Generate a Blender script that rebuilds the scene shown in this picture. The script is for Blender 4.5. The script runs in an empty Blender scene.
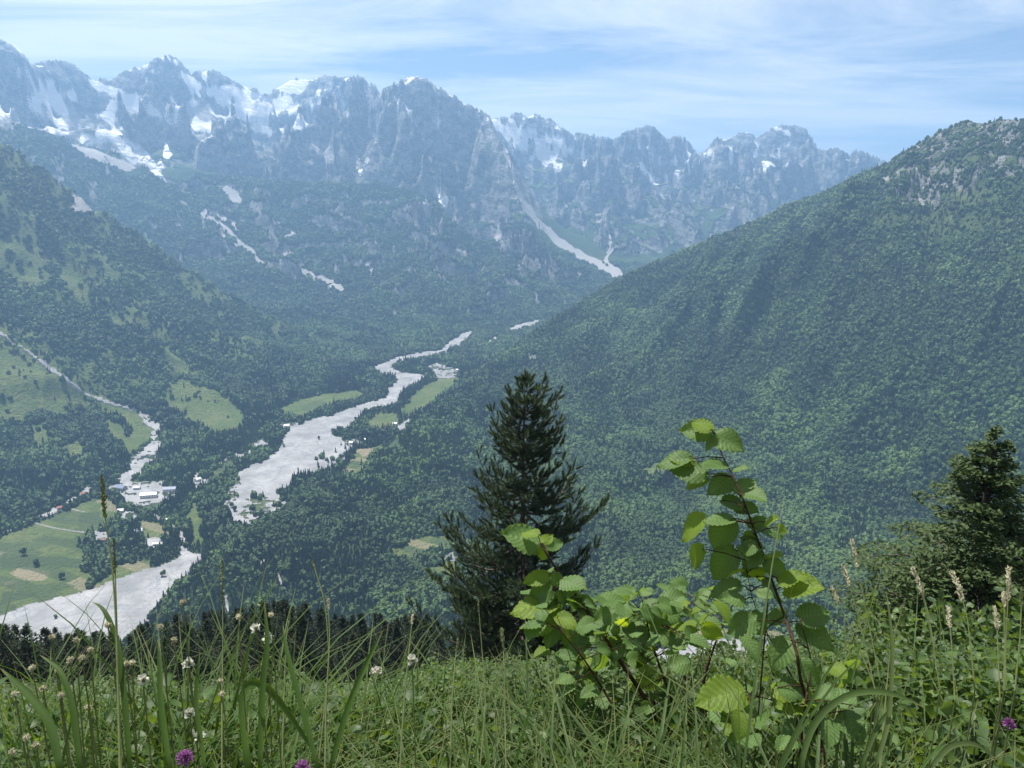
import bpy, math, random, time
import numpy as np
T0 = time.time()
rng = np.random.default_rng(7)
random.seed(7)
PI = math.pi
sc = bpy.context.scene
col = sc.collection

# ------------------------------------------------------------------ camera model (used to turn measured angles into places)
F, YH, CAMZ = 740.0, 215.0, 550.0
PITCH = math.atan((384 - YH) / F)
cp, sp = math.cos(PITCH), math.sin(PITCH)

def ray(px, py):
    a = (np.asarray(px, float) - 512) / F
    b = (384 - np.asarray(py, float)) / F
    x = a; y = cp + b * sp; z = -sp + b * cp
    return x, y, z
def azt(px, py):
    """azimuth and tangent of the elevation"""
    x, y, z = ray(px, py)
    return np.arctan2(x, y), z / np.hypot(x, y)
def at(px, py, r):
    """world point seen in a direction at horizontal range r"""
    az, t = azt(px, py)
    return np.array([r * np.sin(az), r * np.cos(az), CAMZ + r * t])

def sstep(a, b, x):
    t = np.clip((x - a) / (b - a), 0, 1)
    return t * t * (3 - 2 * t)

# ------------------------------------------------------------------ noise
_P = rng.permutation(4096).astype(np.int32)
_ang = rng.random(4096) * 2 * PI
_GX, _GY = np.cos(_ang).astype(np.float32), np.sin(_ang).astype(np.float32)
def perlin(x, y, seed=0):
    x = np.asarray(x, np.float64) + seed * 17.31; y = np.asarray(y, np.float64) - seed * 9.77
    xi = np.floor(x); yi = np.floor(y)
    fx = (x - xi).astype(np.float32); fy = (y - yi).astype(np.float32)
    xi = xi.astype(np.int64); yi = yi.astype(np.int64)
    u = fx * fx * fx * (fx * (fx * 6 - 15) + 10); v = fy * fy * fy * (fy * (fy * 6 - 15) + 10)
    def g(ix, iy, dx, dy):
        h = _P[(_P[ix & 4095] + iy) & 4095]
        return _GX[h] * dx + _GY[h] * dy
    a = g(xi, yi, fx, fy); b = g(xi + 1, yi, fx - 1, fy)
    c = g(xi, yi + 1, fx, fy - 1); d = g(xi + 1, yi + 1, fx - 1, fy - 1)
    return (a + (b - a) * u + ((c + (d - c) * u) - (a + (b - a) * u)) * v) * 1.5
def fbm(x, y, o=4, seed=0, gain=.5):
    s = 0; a = 1; f = 1; n = 0
    for i in range(o):
        s = s + a * perlin(x * f, y * f, seed + i * 3); n += a; a *= gain; f *= 2.03
    return s / n
def ridged(x, y, o=4, seed=0, gain=.55):
    s = 0; a = 1; f = 1; n = 0; w = 1
    for i in range(o):
        r = 1 - np.abs(perlin(x * f, y * f, seed + i * 5)) * 1.6
        r = np.clip(r, 0, 1) ** 2 * w
        s = s + a * r; n += a; a *= gain; f *= 2.1; w = np.clip(r * 1.6, 0, 1)
    return s / n

# ------------------------------------------------------------------ terrain masses
def zfloor(x, y):
    r = np.hypot(x, y)
    return (np.clip(r - 1500, 0, 2000) * .03 + np.clip(r - 3500, 0, 6000) * .12
            + 0.0)
def toe_pt(px, py):
    az, t = azt(px, py)
    lo, hi = 300.0, 9000.0
    for _ in range(50):
        m = (lo + hi) / 2
        if CAMZ + m * t > zfloor(m * math.sin(az), m * math.cos(az)): lo = m
        else: hi = m
    return (lo * math.sin(az), lo * math.cos(az))

def seg_dist(X, Y, pts, zs=None):
    best = np.full(X.shape, 1e12); bz = np.zeros(X.shape)
    for i in range(len(pts) - 1):
        ax, ay = pts[i][0], pts[i][1]; bx, by = pts[i + 1][0], pts[i + 1][1]
        dx, dy = bx - ax, by - ay; L = dx * dx + dy * dy + 1e-9
        t = np.clip(((X - ax) * dx + (Y - ay) * dy) / L, 0, 1)
        d = (X - ax - t * dx) ** 2 + (Y - ay - t * dy) ** 2
        m = d < best
        best = np.where(m, d, best)
        if zs is not None: bz = np.where(m, zs[i] + (zs[i + 1] - zs[i]) * t, bz)
    return np.sqrt(best), bz
def in_poly(X, Y, pts):
    c = np.zeros(X.shape, bool); n = len(pts)
    for i in range(n):
        x1, y1 = pts[i][0], pts[i][1]; x2, y2 = pts[(i + 1) % n][0], pts[(i + 1) % n][1]
        if y1 == y2: continue
        c ^= ((y1 > Y) != (y2 > Y)) & (X < (x2 - x1) * (Y - y1) / (y2 - y1) + x1)
    return c

AZ = np.radians(np.linspace(-49, 49, 1483))
Rr = [55.0]
while Rr[-1] < 850: Rr.append(Rr[-1] * 1.013)
while Rr[-1] < 3600: Rr.append(Rr[-1] * 1.0036)
while Rr[-1] < 9400: Rr.append(Rr[-1] + 10.0)
while Rr[-1] < 11500: Rr.append(Rr[-1] + 80)
Rr = np.array(Rr)
NA, NR = len(AZ), len(Rr)
A2, R2 = np.meshgrid(AZ, Rr)            # rows = range
X, Y = R2 * np.sin(A2), R2 * np.cos(A2)
ci = np.unique(np.r_[np.arange(0, NR, 3), NR - 1]); cj = np.unique(np.r_[np.arange(0, NA, 4), NA - 1])
XC, YC = X[np.ix_(ci, cj)], Y[np.ix_(ci, cj)]
def upsample(c):
    ii = np.interp(np.arange(NR), ci, np.arange(len(ci))); jj = np.interp(np.arange(NA), cj, np.arange(len(cj)))
    i0 = np.minimum(ii.astype(int), len(ci) - 2); j0 = np.minimum(jj.astype(int), len(cj) - 2)
    fi = (ii - i0)[:, None]; fj = (jj - j0)[None, :]
    a = c[np.ix_(i0, j0)]; b = c[np.ix_(i0, j0 + 1)]; d = c[np.ix_(i0 + 1, j0)]; e = c[np.ix_(i0 + 1, j0 + 1)]
    return (a * (1 - fj) + b * fj) * (1 - fi) + (d * (1 - fj) + e * fj) * fi

WX = fbm(X / 420, Y / 420, 3, 21) ; WY = fbm(X / 420, Y / 420, 3, 22)      # domain warp
WXc, WYc = WX[np.ix_(ci, cj)], WY[np.ix_(ci, cj)]

def mass(ridge, toe, back=700.0, warp=60.0, dens=None):
    """u = 1 on the ridge line, 0 on the toe line; the far side of the ridge falls over `back` metres"""
    R3 = [at(*p) for p in ridge]
    rp = [(p[0], p[1]) for p in R3]; rz = [p[2] for p in R3]
    tp = [toe_pt(*p) if len(p) == 2 else tuple(at(p[0], 300, p[2])[:2]) for p in toe]
    xs, ys = XC + WXc * warp, YC + WYc * warp
    dR, _ = seg_dist(xs, ys, rp, rz)
    # height of the ridge that faces a place: weighted over the whole ridge line, so no jumps
    num = 0; den = 0
    for i in range(len(R3) - 1):
        L = math.hypot(R3[i+1][0]-R3[i][0], R3[i+1][1]-R3[i][1]); n = max(1, int(L / 60))
        for k in range(n):
            q = R3[i] + (R3[i+1] - R3[i]) * ((k + .5) / n)
            w = (L / n) / ((xs - q[0]) ** 2 + (ys - q[1]) ** 2 + 900.0) ** 2.0
            num = num + w * q[2]; den = den + w
    z = num / den
    dT, _ = seg_dist(xs, ys, tp)
    front = in_poly(xs, ys, rp + tp[::-1])
    bk = np.clip((z - 20) * 1.5, 70, back)
    u = dT / (dR + dT + 1e-6)
    u = np.where(front, u, np.clip(1 - dR / bk, 0, 1) * u)
    return upsample(u), upsample(z), upsample(dR), upsample(front.astype(float))

FL = zfloor(X, Y)
# A: main range on the left, skyline points (x, y) with range
skyA = [(-200,60),(-90,75),(-40,52),(0,39),(10,43),(18,46),(25,55),(30,63),(40,61),(55,59),(68,60),(78,67),(90,77),(95,79),(104,77),(112,78),(118,73),(135,66),(150,61),(158,56),(165,53),(172,55),(180,60),(187,68),(191,75),(196,70),(205,69),(213,69),(222,72),(232,80),(240,84),(248,86),(256,87),(264,90),(270,89),(280,86),(288,79),(297,77),(310,78),(320,76),(332,75),(340,78),(350,74),(358,75),(368,78),(375,83),(379,92),(385,88),(392,81),(405,77),(416,74),(425,78),(432,83),(440,86),(450,92),(456,95),(462,100),(470,104),(480,108),(486,112),(489,115)]
skyB = [(489,115),(500,115),(507,117),(513,112),(522,112),(528,117),(532,113),(538,114),(545,119),(550,117),(558,124),(570,131),(585,133),(597,134),(605,135),(612,139),(620,135),(628,130),(640,127),(648,124),(655,127),(663,135),(670,138),(676,134),(686,136),(693,146),(700,151),(708,146),(717,136),(724,138),(732,137),(740,132),(750,131),(757,138),(762,134),(770,128),(780,124),(795,124),(805,128),(812,136),(818,149),(826,150),(835,147),(845,150),(850,156),(853,150),(860,150),(868,153),(880,158),(900,170),(950,185),(1050,190),(1200,180)]
dA = lambda x: np.interp(x, [-200, 0, 60, 165, 262, 340, 378, 416, 489, 520], [5700, 5900, 6100, 6150, 6700, 6500, 6250, 5500, 5550, 5600])
dB = lambda x: np.interp(x, [470, 489, 560, 648, 700, 790, 870, 1200], [6900, 6900, 7000, 7300, 7700, 7900, 8000, 8200])
sub = lambda s, n: [s[i] for i in sorted(set(list(range(0, len(s), n)) + [len(s) - 1]))]
rA = [(x, y, float(dA(x))) for x, y in sub(skyA, 2)] + [(500,134,5300),(510,155,5200),(516,190,5050),(528,222,4900),(545,248,4700),(575,268,4450)]
tA = [(-200, 0, 3900), (100, 0, 3900), (300, 0, 3800), (440, 333), (500, 322), (560, 308), (600, 290), (618, 279)]
rB = [(x, y, float(dB(x))) for x, y in sub(skyB, 2)]
tB = [(505, 0, 5600), (580, 0, 5100), (612, 0, 4900), (640, 0, 5000), (800, 0, 5400), (1200, 0, 5600)]
rC2 = [(-200,75,4500),(0,118,4750),(40,132,4800),(78,143,4850),(115,151,4850),(150,171,4750),(180,190,4650),(220,220,4450),(260,248,4250),(320,283,3950),(380,310,3680),(440,332,3450)]
tC2 = [(-200, 0, 3300), (0, 0, 3350), (200, 0, 3250), (345, 366), (372, 356), (415, 342), (445, 335)]
rA2 = [(150,165,5100),(200,168,5000),(250,180,4850),(330,183,4750),(385,184,4750),(420,192,4700),(442,213,4600),(474,238,4450),(500,254,4300),(535,282,4050),(560,300,3800)]
tA2 = [(150, 0, 3700), (300, 0, 3650), (440, 334), (480, 326), (540, 314), (564, 306)]
rC = [(-260,40,2900),(-100,90,3000),(0,140,3050),(50,175,3050),(115,222,3050),(180,262,3030),(240,300,3020),(290,325,2980),(332,352,2930)]
tC = [(-260,600),(-100,550),(0,508),(60,478),(105,458),(140,441),(180,428),(230,422),(262,410),(290,396),(325,380),(340,360)]
rD = [(1300,85,2200),(1100,108,2400),(1024,118,2500),(1000,117,2530),(985,122,2560),(965,119,2600),(945,127,2640),(920,141,2700),(905,150,2730),(880,165,2800),(830,189,2850),(770,213,2900),(720,235,2920),(680,251,2900),(620,277,2850),(570,310,2650),(530,340,2450),(490,368,2200),(450,396,1980),(410,430,1650),(360,468,1450),(300,500,1320),(250,528,1200),(200,588,1030)]
tD = [(1300,615),(1100,618),(900,622),(800,628),(740,634),(600,645),(450,640),(300,640),(196,602)]

uA, zA, dRA, fA = mass(rA, tA, 900)
uB, zB, dRB, fB = mass(rB, tB, 900)
uC2, zC2, dRC2, fC2 = mass(rC2, tC2, 450, 30)
uA2, zA2, dRA2, fA2 = mass(rA2, tA2, 500, 60)
uC, zC, dRC, fC = mass(rC, tC, 600, 30)
uD, zD, dRD, fD = mass(rD, tD, 500, 12)
# the back of the low spur falls quickly to the river
print('masses', time.time() - T0)

def prof(u, p): return np.clip(u, 0, 1) ** p
def gully(ax, ay, su, sv, seed, o=4, warp=.6):
    n = math.hypot(ax, ay); ax /= n; ay /= n
    a = X * -ay + Y * ax; b = X * ax + Y * ay
    return ridged(a / su + WX * warp, b / sv + WY * warp * .5, o, seed)

gA = gully(.25, -1, 640, 1150, 3, 5, .8)
gA_f = ridged(X / 170 + WX*1.5, Y / 300 + WY, 3, 9)
hA = FL + (zA - FL) * prof(uA, 1.3)
envA = sstep(0, .15, uA) * sstep(0, 260, dRA) * fA
hA = hA + (gA - .4) * 600 * envA * (.15 + .85 * sstep(.25, .8, uA)) + (gA_f - .4) * 50 * envA * sstep(.35, .8, uA)
# sheer faces of the pyramid: steepened
hB = FL + (zB - FL) * prof(uB, 1.25)
gB = gully(-.25, -1, 660, 1150, 31, 5, .8)
gB_f = ridged(X / 190 + WX*1.5, Y / 330 + WY, 3, 39)
envB = sstep(0, .15, uB) * sstep(0, 240, dRB) * fB
hB = hB + (gB - .4) * 640 * envB * (.35 + .65 * sstep(.2, .7, uB)) + (gB_f - .4) * 60 * envB
hC2 = FL + (zC2 - FL) * prof(uC2, 1.15) + (gully(.75, -.6, 260, 900, 51, 3, .5) - .5) * 90 * sstep(0, .3, uC2) * sstep(0, 200, dRC2) * fC2
hA2 = FL + (zA2 - FL) * prof(uA2, 1.05) + (gully(.1, -1, 430, 1300, 61, 4, .8) - .5) * 150 * sstep(0, .3, uA2) * sstep(0, 200, dRA2) * fA2
hC = FL + (zC - FL) * prof(uC, 1.2) + (gully(.8, -.55, 330, 900, 71, 4, .8) - .5) * 70 * sstep(0, .3, uC) * sstep(0, 250, dRC) * fC + fbm(X / 90, Y / 90, 3, 75) * 12 * sstep(0, .3, uC)
hD = FL + (zD - FL) * prof(uD, 1.0) + ((gully(-.45, -.9, 420, 1500, 81, 4, .35) - .5) * 200 * sstep(0, 350, dRD) * sstep(0, .25, uD) * fD
      + (gully(-.55, -.8, 170, 600, 88, 3, .5) - .5) * 55 * sstep(0, 250, dRD) * sstep(0, .25, uD) * fD + fbm(X / 110, Y / 110, 4, 85) * 24 * sstep(0, .3, uD) * sstep(0, 160, dRD)) * (.25 + .75 * sstep(40, 400, (zD - FL)))

def terrace(h, step, amt, seed, env):
    q = h / step + fbm(X / 300, Y / 300, 3, seed) * 1.1; fl = np.floor(q); fr = q - fl
    return h + (sstep(.42, .95, fr) - fr) * step * amt * env
hA = terrace(hA, 150, .5, 201, envA * sstep(.3, .6, uA)); hA = terrace(hA, 60, .35, 202, envA * sstep(.35, .7, uA))
hB = terrace(hB, 160, .5, 203, envB * sstep(.25, .5, uB)); hB = terrace(hB, 60, .35, 204, envB * sstep(.3, .6, uB))
hA2 = terrace(hA2, 110, .5, 205, sstep(0, .3, uA2) * sstep(0, 200, dRA2) * fA2)
def smax(a, b, k):
    h = np.clip(.5 + .5 * (a - b) / k, 0, 1)
    return b * (1 - h) + a * h + k * h * (1 - h)
H = np.maximum(hA, FL)
H = smax(H, hA2, 25.0)
H = smax(H, hB, 12.0)
H = smax(H, hC2, 8.0)
H = smax(H, hC, 8.0)
H = smax(H, hD, 5.0)
# near hill the camera stands on
def hill(x, y):
    r = np.hypot(x, y); az = np.arctan2(x, y)
    g = np.interp(r, [0, .9, 3.0, 40, 100, 400, 700, 5000], [0, .02, .97, 28.7, 69.5, 262, 500, 4200])
    side = np.abs(np.cos(np.clip(az, -1.1, 1.1))) ** 1.12 * (1 + .04 * sstep(.12, .22, az) * sstep(60, 300, r))
    w = np.interp(np.abs(az), [0, 1.1, 1.6, 2.4, 3.2], [1, 1, .25, -.55, -.75]) * side
    g = g * w
    z = CAMZ - 1.33 - g
    n = fbm(x / 60 + 3, y / 60, 3, 91) * 8 * sstep(120, 450, r) + fbm(x / 7, y / 7, 3, 92) * .35 * sstep(4, 14, r) + fbm(x / 1.3, y / 1.3, 2, 93) * .06
    return z + n
HH = hill(X, Y)
H = np.where(R2 < 1400, smax(H, HH, 6.0), H)
H = H + fbm(X / 45, Y / 45, 3, 95) * sstep(70, 300, R2) * (1.2 + 5 * sstep(.2, .5, np.maximum.reduce([uA * fA, uB * fB])) )
print('height', time.time() - T0)
onC2 = (hC2 > H - 25) & (R2 > 3500)

# make the crest of the far ranges stand where it was measured
def fix_sky(sky, rlo, rhi, H, soft=False):
    jag = .25 if soft else 1.0
    rows = (Rr > rlo) & (Rr < rhi)
    T = (H[rows] - CAMZ) / Rr[rows][:, None]
    k = T.argmax(0); tm = T.max(0)
    a_s, t_s = azt([p[0] for p in sky], [p[1] for p in sky])
    want = np.interp(AZ, a_s, t_s) + fbm(AZ * 420, AZ * 0, 4, 5, .5) * .0045 * jag
    ok = (AZ > a_s[0]) & (AZ < a_s[-1])
    edge = sstep(0, .02, AZ - a_s[0]) * sstep(0, .02, a_s[-1] - AZ) if soft else 1.0
    rk = Rr[rows][k]
    dz = np.where(ok, (want - tm) * rk, 0) * edge
    kk = np.hanning(41); kk /= kk.sum(); dzs = np.convolve(np.pad(dz, 20, mode='edge'), kk, 'valid'); res = dz - dzs
    rs = np.convolve(np.pad(rk, 20, mode='edge'), kk, 'valid')
    wide = np.clip(1 - np.abs(R2 - rs[None, :]) / 900, 0, 1) ** 1.5; tight = np.clip(1 - np.abs(R2 - rk[None, :]) / 110, 0, 1)
    return H + dzs[None, :] * wide + res[None, :] * tight
def fix2(H):
    for _ in range(4):
        H = fix_sky([p for p in skyA if p[0] < 487], 5000, 6850, H)
        H = fix_sky([p for p in skyB if 492 < p[0]], 6700, 9000, H)
        sD = [(x, y + 2) for x, y, r in rD if x > 545][::-1]
        H = fix_sky([(p[0], p[1]) for p in sD], 2100, 3400, H, True)
    return H
H = fix2(H)
Tn = (H - CAMZ) / R2
VIS = Tn >= np.maximum.accumulate(Tn, 0) - .012            # seen from near the camera (generous)
print('sky', time.time() - T0)

def pick(px, py, rmin=700.0):
    az, t = azt(px, py)
    j = int(round((az - AZ[0]) / (AZ[1] - AZ[0]))); j = max(0, min(NA - 1, j))
    i0 = np.searchsorted(Rr, rmin)
    c = Tn[i0:, j] >= t
    k = int(c.argmax()) if c.any() else len(c) - 1
    i = i0 + k
    r = Rr[i]
    if k > 0 and c.any():
        t0, t1 = Tn[i - 1, j], Tn[i, j]
        r = Rr[i - 1] + (Rr[i] - Rr[i - 1]) * np.clip((t - t0) / (t1 - t0 + 1e-9), 0, 1)
    return r * math.sin(az), r * math.cos(az)
def ground(x, y):
    """terrain height at world points"""
    x = np.asarray(x, float); y = np.asarray(y, float)
    r = np.hypot(x, y); az = np.arctan2(x, y)
    jj = np.clip((az - AZ[0]) / (AZ[1] - AZ[0]), 0, NA - 1.001); ii = np.interp(r, Rr, np.arange(NR)); ii = np.clip(ii, 0, NR - 1.001)
    i0 = ii.astype(int); j0 = jj.astype(int); fi = ii - i0; fj = jj - j0
    return ((H[i0, j0] * (1 - fj) + H[i0, j0 + 1] * fj) * (1 - fi) + (H[i0 + 1, j0] * (1 - fj) + H[i0 + 1, j0 + 1] * fj) * fi)
def sample(M, x, y):
    r = np.hypot(x, y); az = np.arctan2(x, y)
    j = np.clip(np.rint((az - AZ[0]) / (AZ[1] - AZ[0])), 0, NA - 1).astype(int)
    i = np.clip(np.rint(np.interp(r, Rr, np.arange(NR))), 0, NR - 1).astype(int)
    return M[i, j]
# ------------------------------------------------------------------ land cover, measured as outlines and laid on the ground in world metres
def wpoly(pts, rmin=700.0): return [pick(p[0], p[1], rmin) for p in pts]
NX = fbm(X / 26, Y / 26, 3, 101); NY = fbm(X / 26, Y / 26, 3, 102)
N1 = fbm(X / 14, Y / 14, 3, 103); N2 = fbm(X / 70, Y / 70, 4, 104); N3 = fbm(X / 300, Y / 300, 3, 105)
def lay(pts, wob=8.0, soft=None):
    wob = wob * 1.0 + 1.5
    w = wpoly(pts)
    xs = [p[0] for p in w]; ys = [p[1] for p in w]; m = 60
    box = (X > min(xs) - m) & (X < max(xs) + m) & (Y > min(ys) - m) & (Y < max(ys) + m)
    out = np.zeros(X.shape, np.float32)
    if not box.any(): return out
    rr, cc = np.where(box.any(1))[0], np.where(box.any(0))[0]
    sl = np.s_[rr[0]:rr[-1] + 1, cc[0]:cc[-1] + 1]
    sc_ = np.clip(R2[sl] / 1500, .7, 4)
    out[sl] = in_poly(X[sl] + NX[sl] * wob * 3 * sc_, Y[sl] + NY[sl] * wob * 3 * sc_, w)
    return out
def line(pts, width, rmin=700.0, wob=0.0):
    """width in metres, a number or a (start, end) pair"""
    w = wpoly(pts, rmin); xs = [p[0] for p in w]; ys = [p[1] for p in w]
    w0, w1 = width if isinstance(width, tuple) else (width, width); m = max(w0, w1) * 2 + 40
    out = np.zeros(X.shape, np.float32)
    box = (X > min(xs) - m) & (X < max(xs) + m) & (Y > min(ys) - m) & (Y < max(ys) + m)
    if not box.any(): return out
    rr, cc = np.where(box.any(1))[0], np.where(box.any(0))[0]
    sl = np.s_[rr[0]:rr[-1] + 1, cc[0]:cc[-1] + 1]
    n = len(w)
    d, wz = seg_dist(X[sl] + NX[sl] * wob, Y[sl] + NY[sl] * wob, w, [w0 + (w1 - w0) * i / max(1, n - 1) for i in range(n)])
    out[sl] = sstep(.5, -.5, (d - wz / 2) / np.maximum(wz * .25, 1.0))
    return out
def union(*a):
    r = a[0]
    for b in a[1:]: r = np.maximum(r, b)
    return r

gy, gx = np.gradient(H)
dHr = gy / np.gradient(Rr)[:, None]; dHa = gx / (R2 * (AZ[1] - AZ[0]))
slope = np.hypot(dHr, dHa)
river = union(
 lay([(250,529),(235,520),(223,507),(228,495),(234,480),(240,470),(262,461),(275,452),(282,447),(285,435),(292,427),(300,425),(305,421),(330,415),(345,410),(365,403),(385,398),(388,390),(398,380),(387,375),(372,370),(378,365),(395,358),(415,353),(440,350),(448,343),(458,335),(470,330),(474,333),(465,343),(448,352),(435,357),(420,358),(400,362),(392,368),(400,372),(425,375),(427,380),(415,385),(402,390),(400,403),(390,406),(365,411),(357,420),(350,428),(332,433),(343,440),(352,450),(342,462),(320,471),(300,477),(285,487),(275,490),(280,500),(293,504),(285,512),(265,519)], 2.5),
 lay([(503,331),(515,325),(540,319),(544,322),(528,328),(512,333)], 2),
 lay([(440,358),(462,352),(458,350),(446,353)], 1), lay([(488,345),(500,338),(497,336),(486,342)], 1),
 lay([(-60,634),(0,615),(30,604),(90,590),(120,577),(160,565),(180,556),(181,545),(179,531),(184,531),(187,548),(192,553),(204,555),(190,572),(168,592),(158,610),(120,645),(60,690),(-80,720)], 2),
 lay([(560,662),(640,650),(700,643),(722,638),(776,642),(788,650),(770,660),(700,667),(560,680)], 3))
fan = union(
 lay([(137,409),(150,413),(161,425),(161,445),(155,460),(141,473),(131,480),(119,488),(108,492),(106,489),(128,470),(133,455),(147,445),(152,430),(140,418)], 3),
 lay([(112,489),(122,482),(140,480),(165,481),(163,486),(178,489),(176,497),(160,503),(140,508),(128,503),(116,497)], 2),
 line([(0,333),(15,345),(30,352),(45,365),(70,385),(90,395),(135,410)], (9, 12), wob=8),
 lay([(428,366),(438,363),(452,368),(461,374),(455,378),(437,378),(428,372)], 2), lay([(318,447),(332,440),(346,440),(350,450),(345,462),(330,470),(315,468),(305,466)], 3),
 lay([(430,562),(434,553),(446,546),(457,548),(460,557),(452,563),(440,560),(433,566)], 6) * .62, lay([(259,559),(265,559),(266,567),(259,568)], 1),
 line([(277,563),(278,576),(284,588)], (5, 9), wob=3), line([(222,590),(226,600),(228,612)], (5, 6), wob=3), line([(237,610),(240,628)], (5, 5), wob=3),
 lay([(190,479),(195,472),(200,474),(205,480),(203,488),(193,488)], 2), lay([(232,455),(245,452),(262,440),(268,444),(250,455),(240,460)], 2),
 lay([(95,530),(110,532),(118,540),(108,548),(96,545)], 2), lay([(145,538),(165,536),(160,545),(148,550)], 2), lay([(118,512),(140,512),(136,520),(120,520)], 2),
 lay([(280,424),(296,421),(300,427),(284,431)], 2), lay([(80,492),(92,480),(96,484),(84,497),(66,508),(60,512),(40,520),(38,516),(60,505)], 2),
 lay([(395,428),(408,418),(412,422),(400,433)], 1), lay([(345,440),(358,438),(362,446),(350,447)], 1))
road = union(line([(-60,560),(0,535),(30,519),(65,507),(85,496),(98,490),(108,490),(118,497),(125,503),(140,508),(150,512),(160,519),(168,522)], 6.5),
 line([(35,523),(55,528),(88,533)], 4), line([(68,508),(85,512)], 3.5), line([(168,522),(180,532)], 3.5), line([(112,490),(125,485),(150,484),(175,480),(195,478),(208,468),(222,462),(235,454),(250,446),(262,440)], 5),
 line([(205,484),(208,478),(204,472)], 4))
meadow = union(
 lay([(-80,650),(0,617),(40,603),(85,591),(92,578),(84,566),(80,542),(98,528),(118,512),(112,497),(97,497),(70,509),(40,522),(0,538),(-80,575)], 2),
 lay([(-60,330),(0,344),(18,352),(32,362),(55,377),(80,391),(97,405),(76,412),(60,418),(40,412),(22,420),(0,418),(-60,420)], 4),
 lay([(92,392),(112,400),(135,410),(146,418),(154,430),(146,444),(130,455),(122,450),(124,440),(134,430),(120,418),(100,410)], 3),
 lay([(158,398),(170,383),(185,380),(205,386),(228,398),(238,408),(245,418),(238,430),(215,434),(196,425),(180,412)], 4),
 lay([(280,408),(295,401),(330,393),(358,391),(366,394),(350,401),(318,410),(300,418),(284,416)], 2), lay([(165,345),(185,362),(200,375),(180,372),(160,358)], 4), lay([(150,225),(170,262),(200,300),(182,285),(165,262),(145,235)], 4),
 lay([(402,412),(410,398),(425,385),(445,377),(462,378),(452,388),(438,398),(420,412),(405,418)], 3), lay([(365,424),(378,414),(395,413),(402,420),(392,430),(372,430)], 2),
 lay([(342,471),(350,460),(370,456),(371,462),(365,469),(350,476)], 1), lay([(355,450),(380,446),(402,437),(394,452),(368,459),(354,458)], 1),
 lay([(193,500),(200,508),(203,535),(200,548),(193,540),(188,515)], 3), lay([(140,520),(160,524),(170,536),(160,540),(140,536)], 3), lay([(205,480),(218,468),(232,460),(236,466),(222,476),(210,486)], 2),
 lay([(120,488),(145,512),(165,508),(160,500),(128,506)], 2),
 lay([(390,552),(410,540),(430,535),(450,536),(455,545),(430,552),(415,560),(400,560)], 5), lay([(425,570),(450,560),(465,570),(450,582)], 5), lay([(640,470),(660,462),(670,470),(650,478)], 4),
 lay([(-20,225),(20,235),(60,262),(110,300),(85,305),(40,290),(0,275),(-20,270)], 10) * (N2 > -.05),
 lay([(105,420),(122,425),(128,440),(112,442)], 3), lay([(30,425),(45,420),(52,440),(38,448)], 3), lay([(62,445),(80,440),(88,455),(70,460)], 3),
 lay([(150,560),(120,565),(95,585),(85,592),(110,584),(150,570)], 1), lay([(660,632),(700,627),(780,630),(790,640),(700,640),(660,645)], 2))
brown = .75 * union(lay([(10,574),(25,567),(48,571),(46,580),(30,581)], 1), lay([(3,583),(12,579),(20,582),(8,586)], 1), lay([(352,449),(378,447),(398,440),(386,449),(362,455)], 1),
 lay([(664,634),(700,629),(730,632),(700,639),(668,643)], 2))
dark_crop = union(lay([(0,544),(30,540),(55,545),(40,549),(0,552)], 1) * .6, lay([(20,590),(60,582),(75,586),(45,596)], 1) * .7, lay([(50,515),(66,510),(80,512),(84,520),(60,522)], 1) * .5, lay([(300,405),(320,400),(330,404),(305,412)], 1) * .5, lay([(380,447),(402,438),(398,448),(378,457)], 1), lay([(78,512),(100,512),(104,525),(80,523)], 1), lay([(0,558),(60,556),(84,560),(80,568),(40,566),(0,570)], 1), lay([(0,592),(40,592),(36,597),(0,604)], 1))

# snow and scree of the far ranges: measured on the steep faces by their easting and their height
FX = fbm((X + Y * .2) / 70, (H + Y * .15) / 70, 4, 151); FZ = fbm((X + Y * .2) / 70, (H + Y * .15) / 70, 4, 152)
def face(px, py):
    x, y = pick(px, py, 5050.0 if (px < 205 and py < 190) else 2800.0); return x, y, CAMZ + math.hypot(x, y) * float(azt(px, py)[1])
def fbox(w, m):
    xs = [p[0] for p in w]; ys = [p[1] for p in w]; zs = [p[2] for p in w]
    box = (X > min(xs) - m) & (X < max(xs) + m) & (H > min(zs) - m) & (H < max(zs) + m) & (Y > min(ys) - 450) & (Y < max(ys) + 450) & (R2 > 2800)
    if not box.any(): return None
    rr, cc = np.where(box.any(1))[0], np.where(box.any(0))[0]
    return np.s_[rr[0]:rr[-1] + 1, cc[0]:cc[-1] + 1], box
def fline(pts, width, wob=30.0):
    w = [face(*p) for p in pts]; w0, w1 = width if isinstance(width, tuple) else (width, width); m = max(w0, w1) + 60
    out = np.zeros(X.shape, np.float32); q = fbox(w, m)
    if q is None: return out
    sl, box = q; n = len(w)
    d, wz = seg_dist(X[sl] + FX[sl] * wob, H[sl] + FZ[sl] * wob, [(p[0], p[2]) for p in w], [w0 + (w1 - w0) * i / max(1, n - 1) for i in range(n)])
    out[sl] = sstep(.6, -.3, (d - wz / 2) / np.maximum(wz * .3, 3.0)) * box[sl]
    return out
def fpoly(pts, wob=60.0):
    w = [face(*p) for p in pts]; out = np.zeros(X.shape, np.float32); q = fbox(w, 60)
    if q is None: return out
    sl, box = q; out[sl] = in_poly(X[sl] + FX[sl] * wob, H[sl] + FZ[sl] * wob, [(p[0], p[2]) for p in w]) * box[sl]
    return out
def sn(pts, w): return fline(pts, w * 1.5 if not isinstance(w, tuple) else (w[0] * 1.5, w[1] * 1.5), 34)
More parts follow.
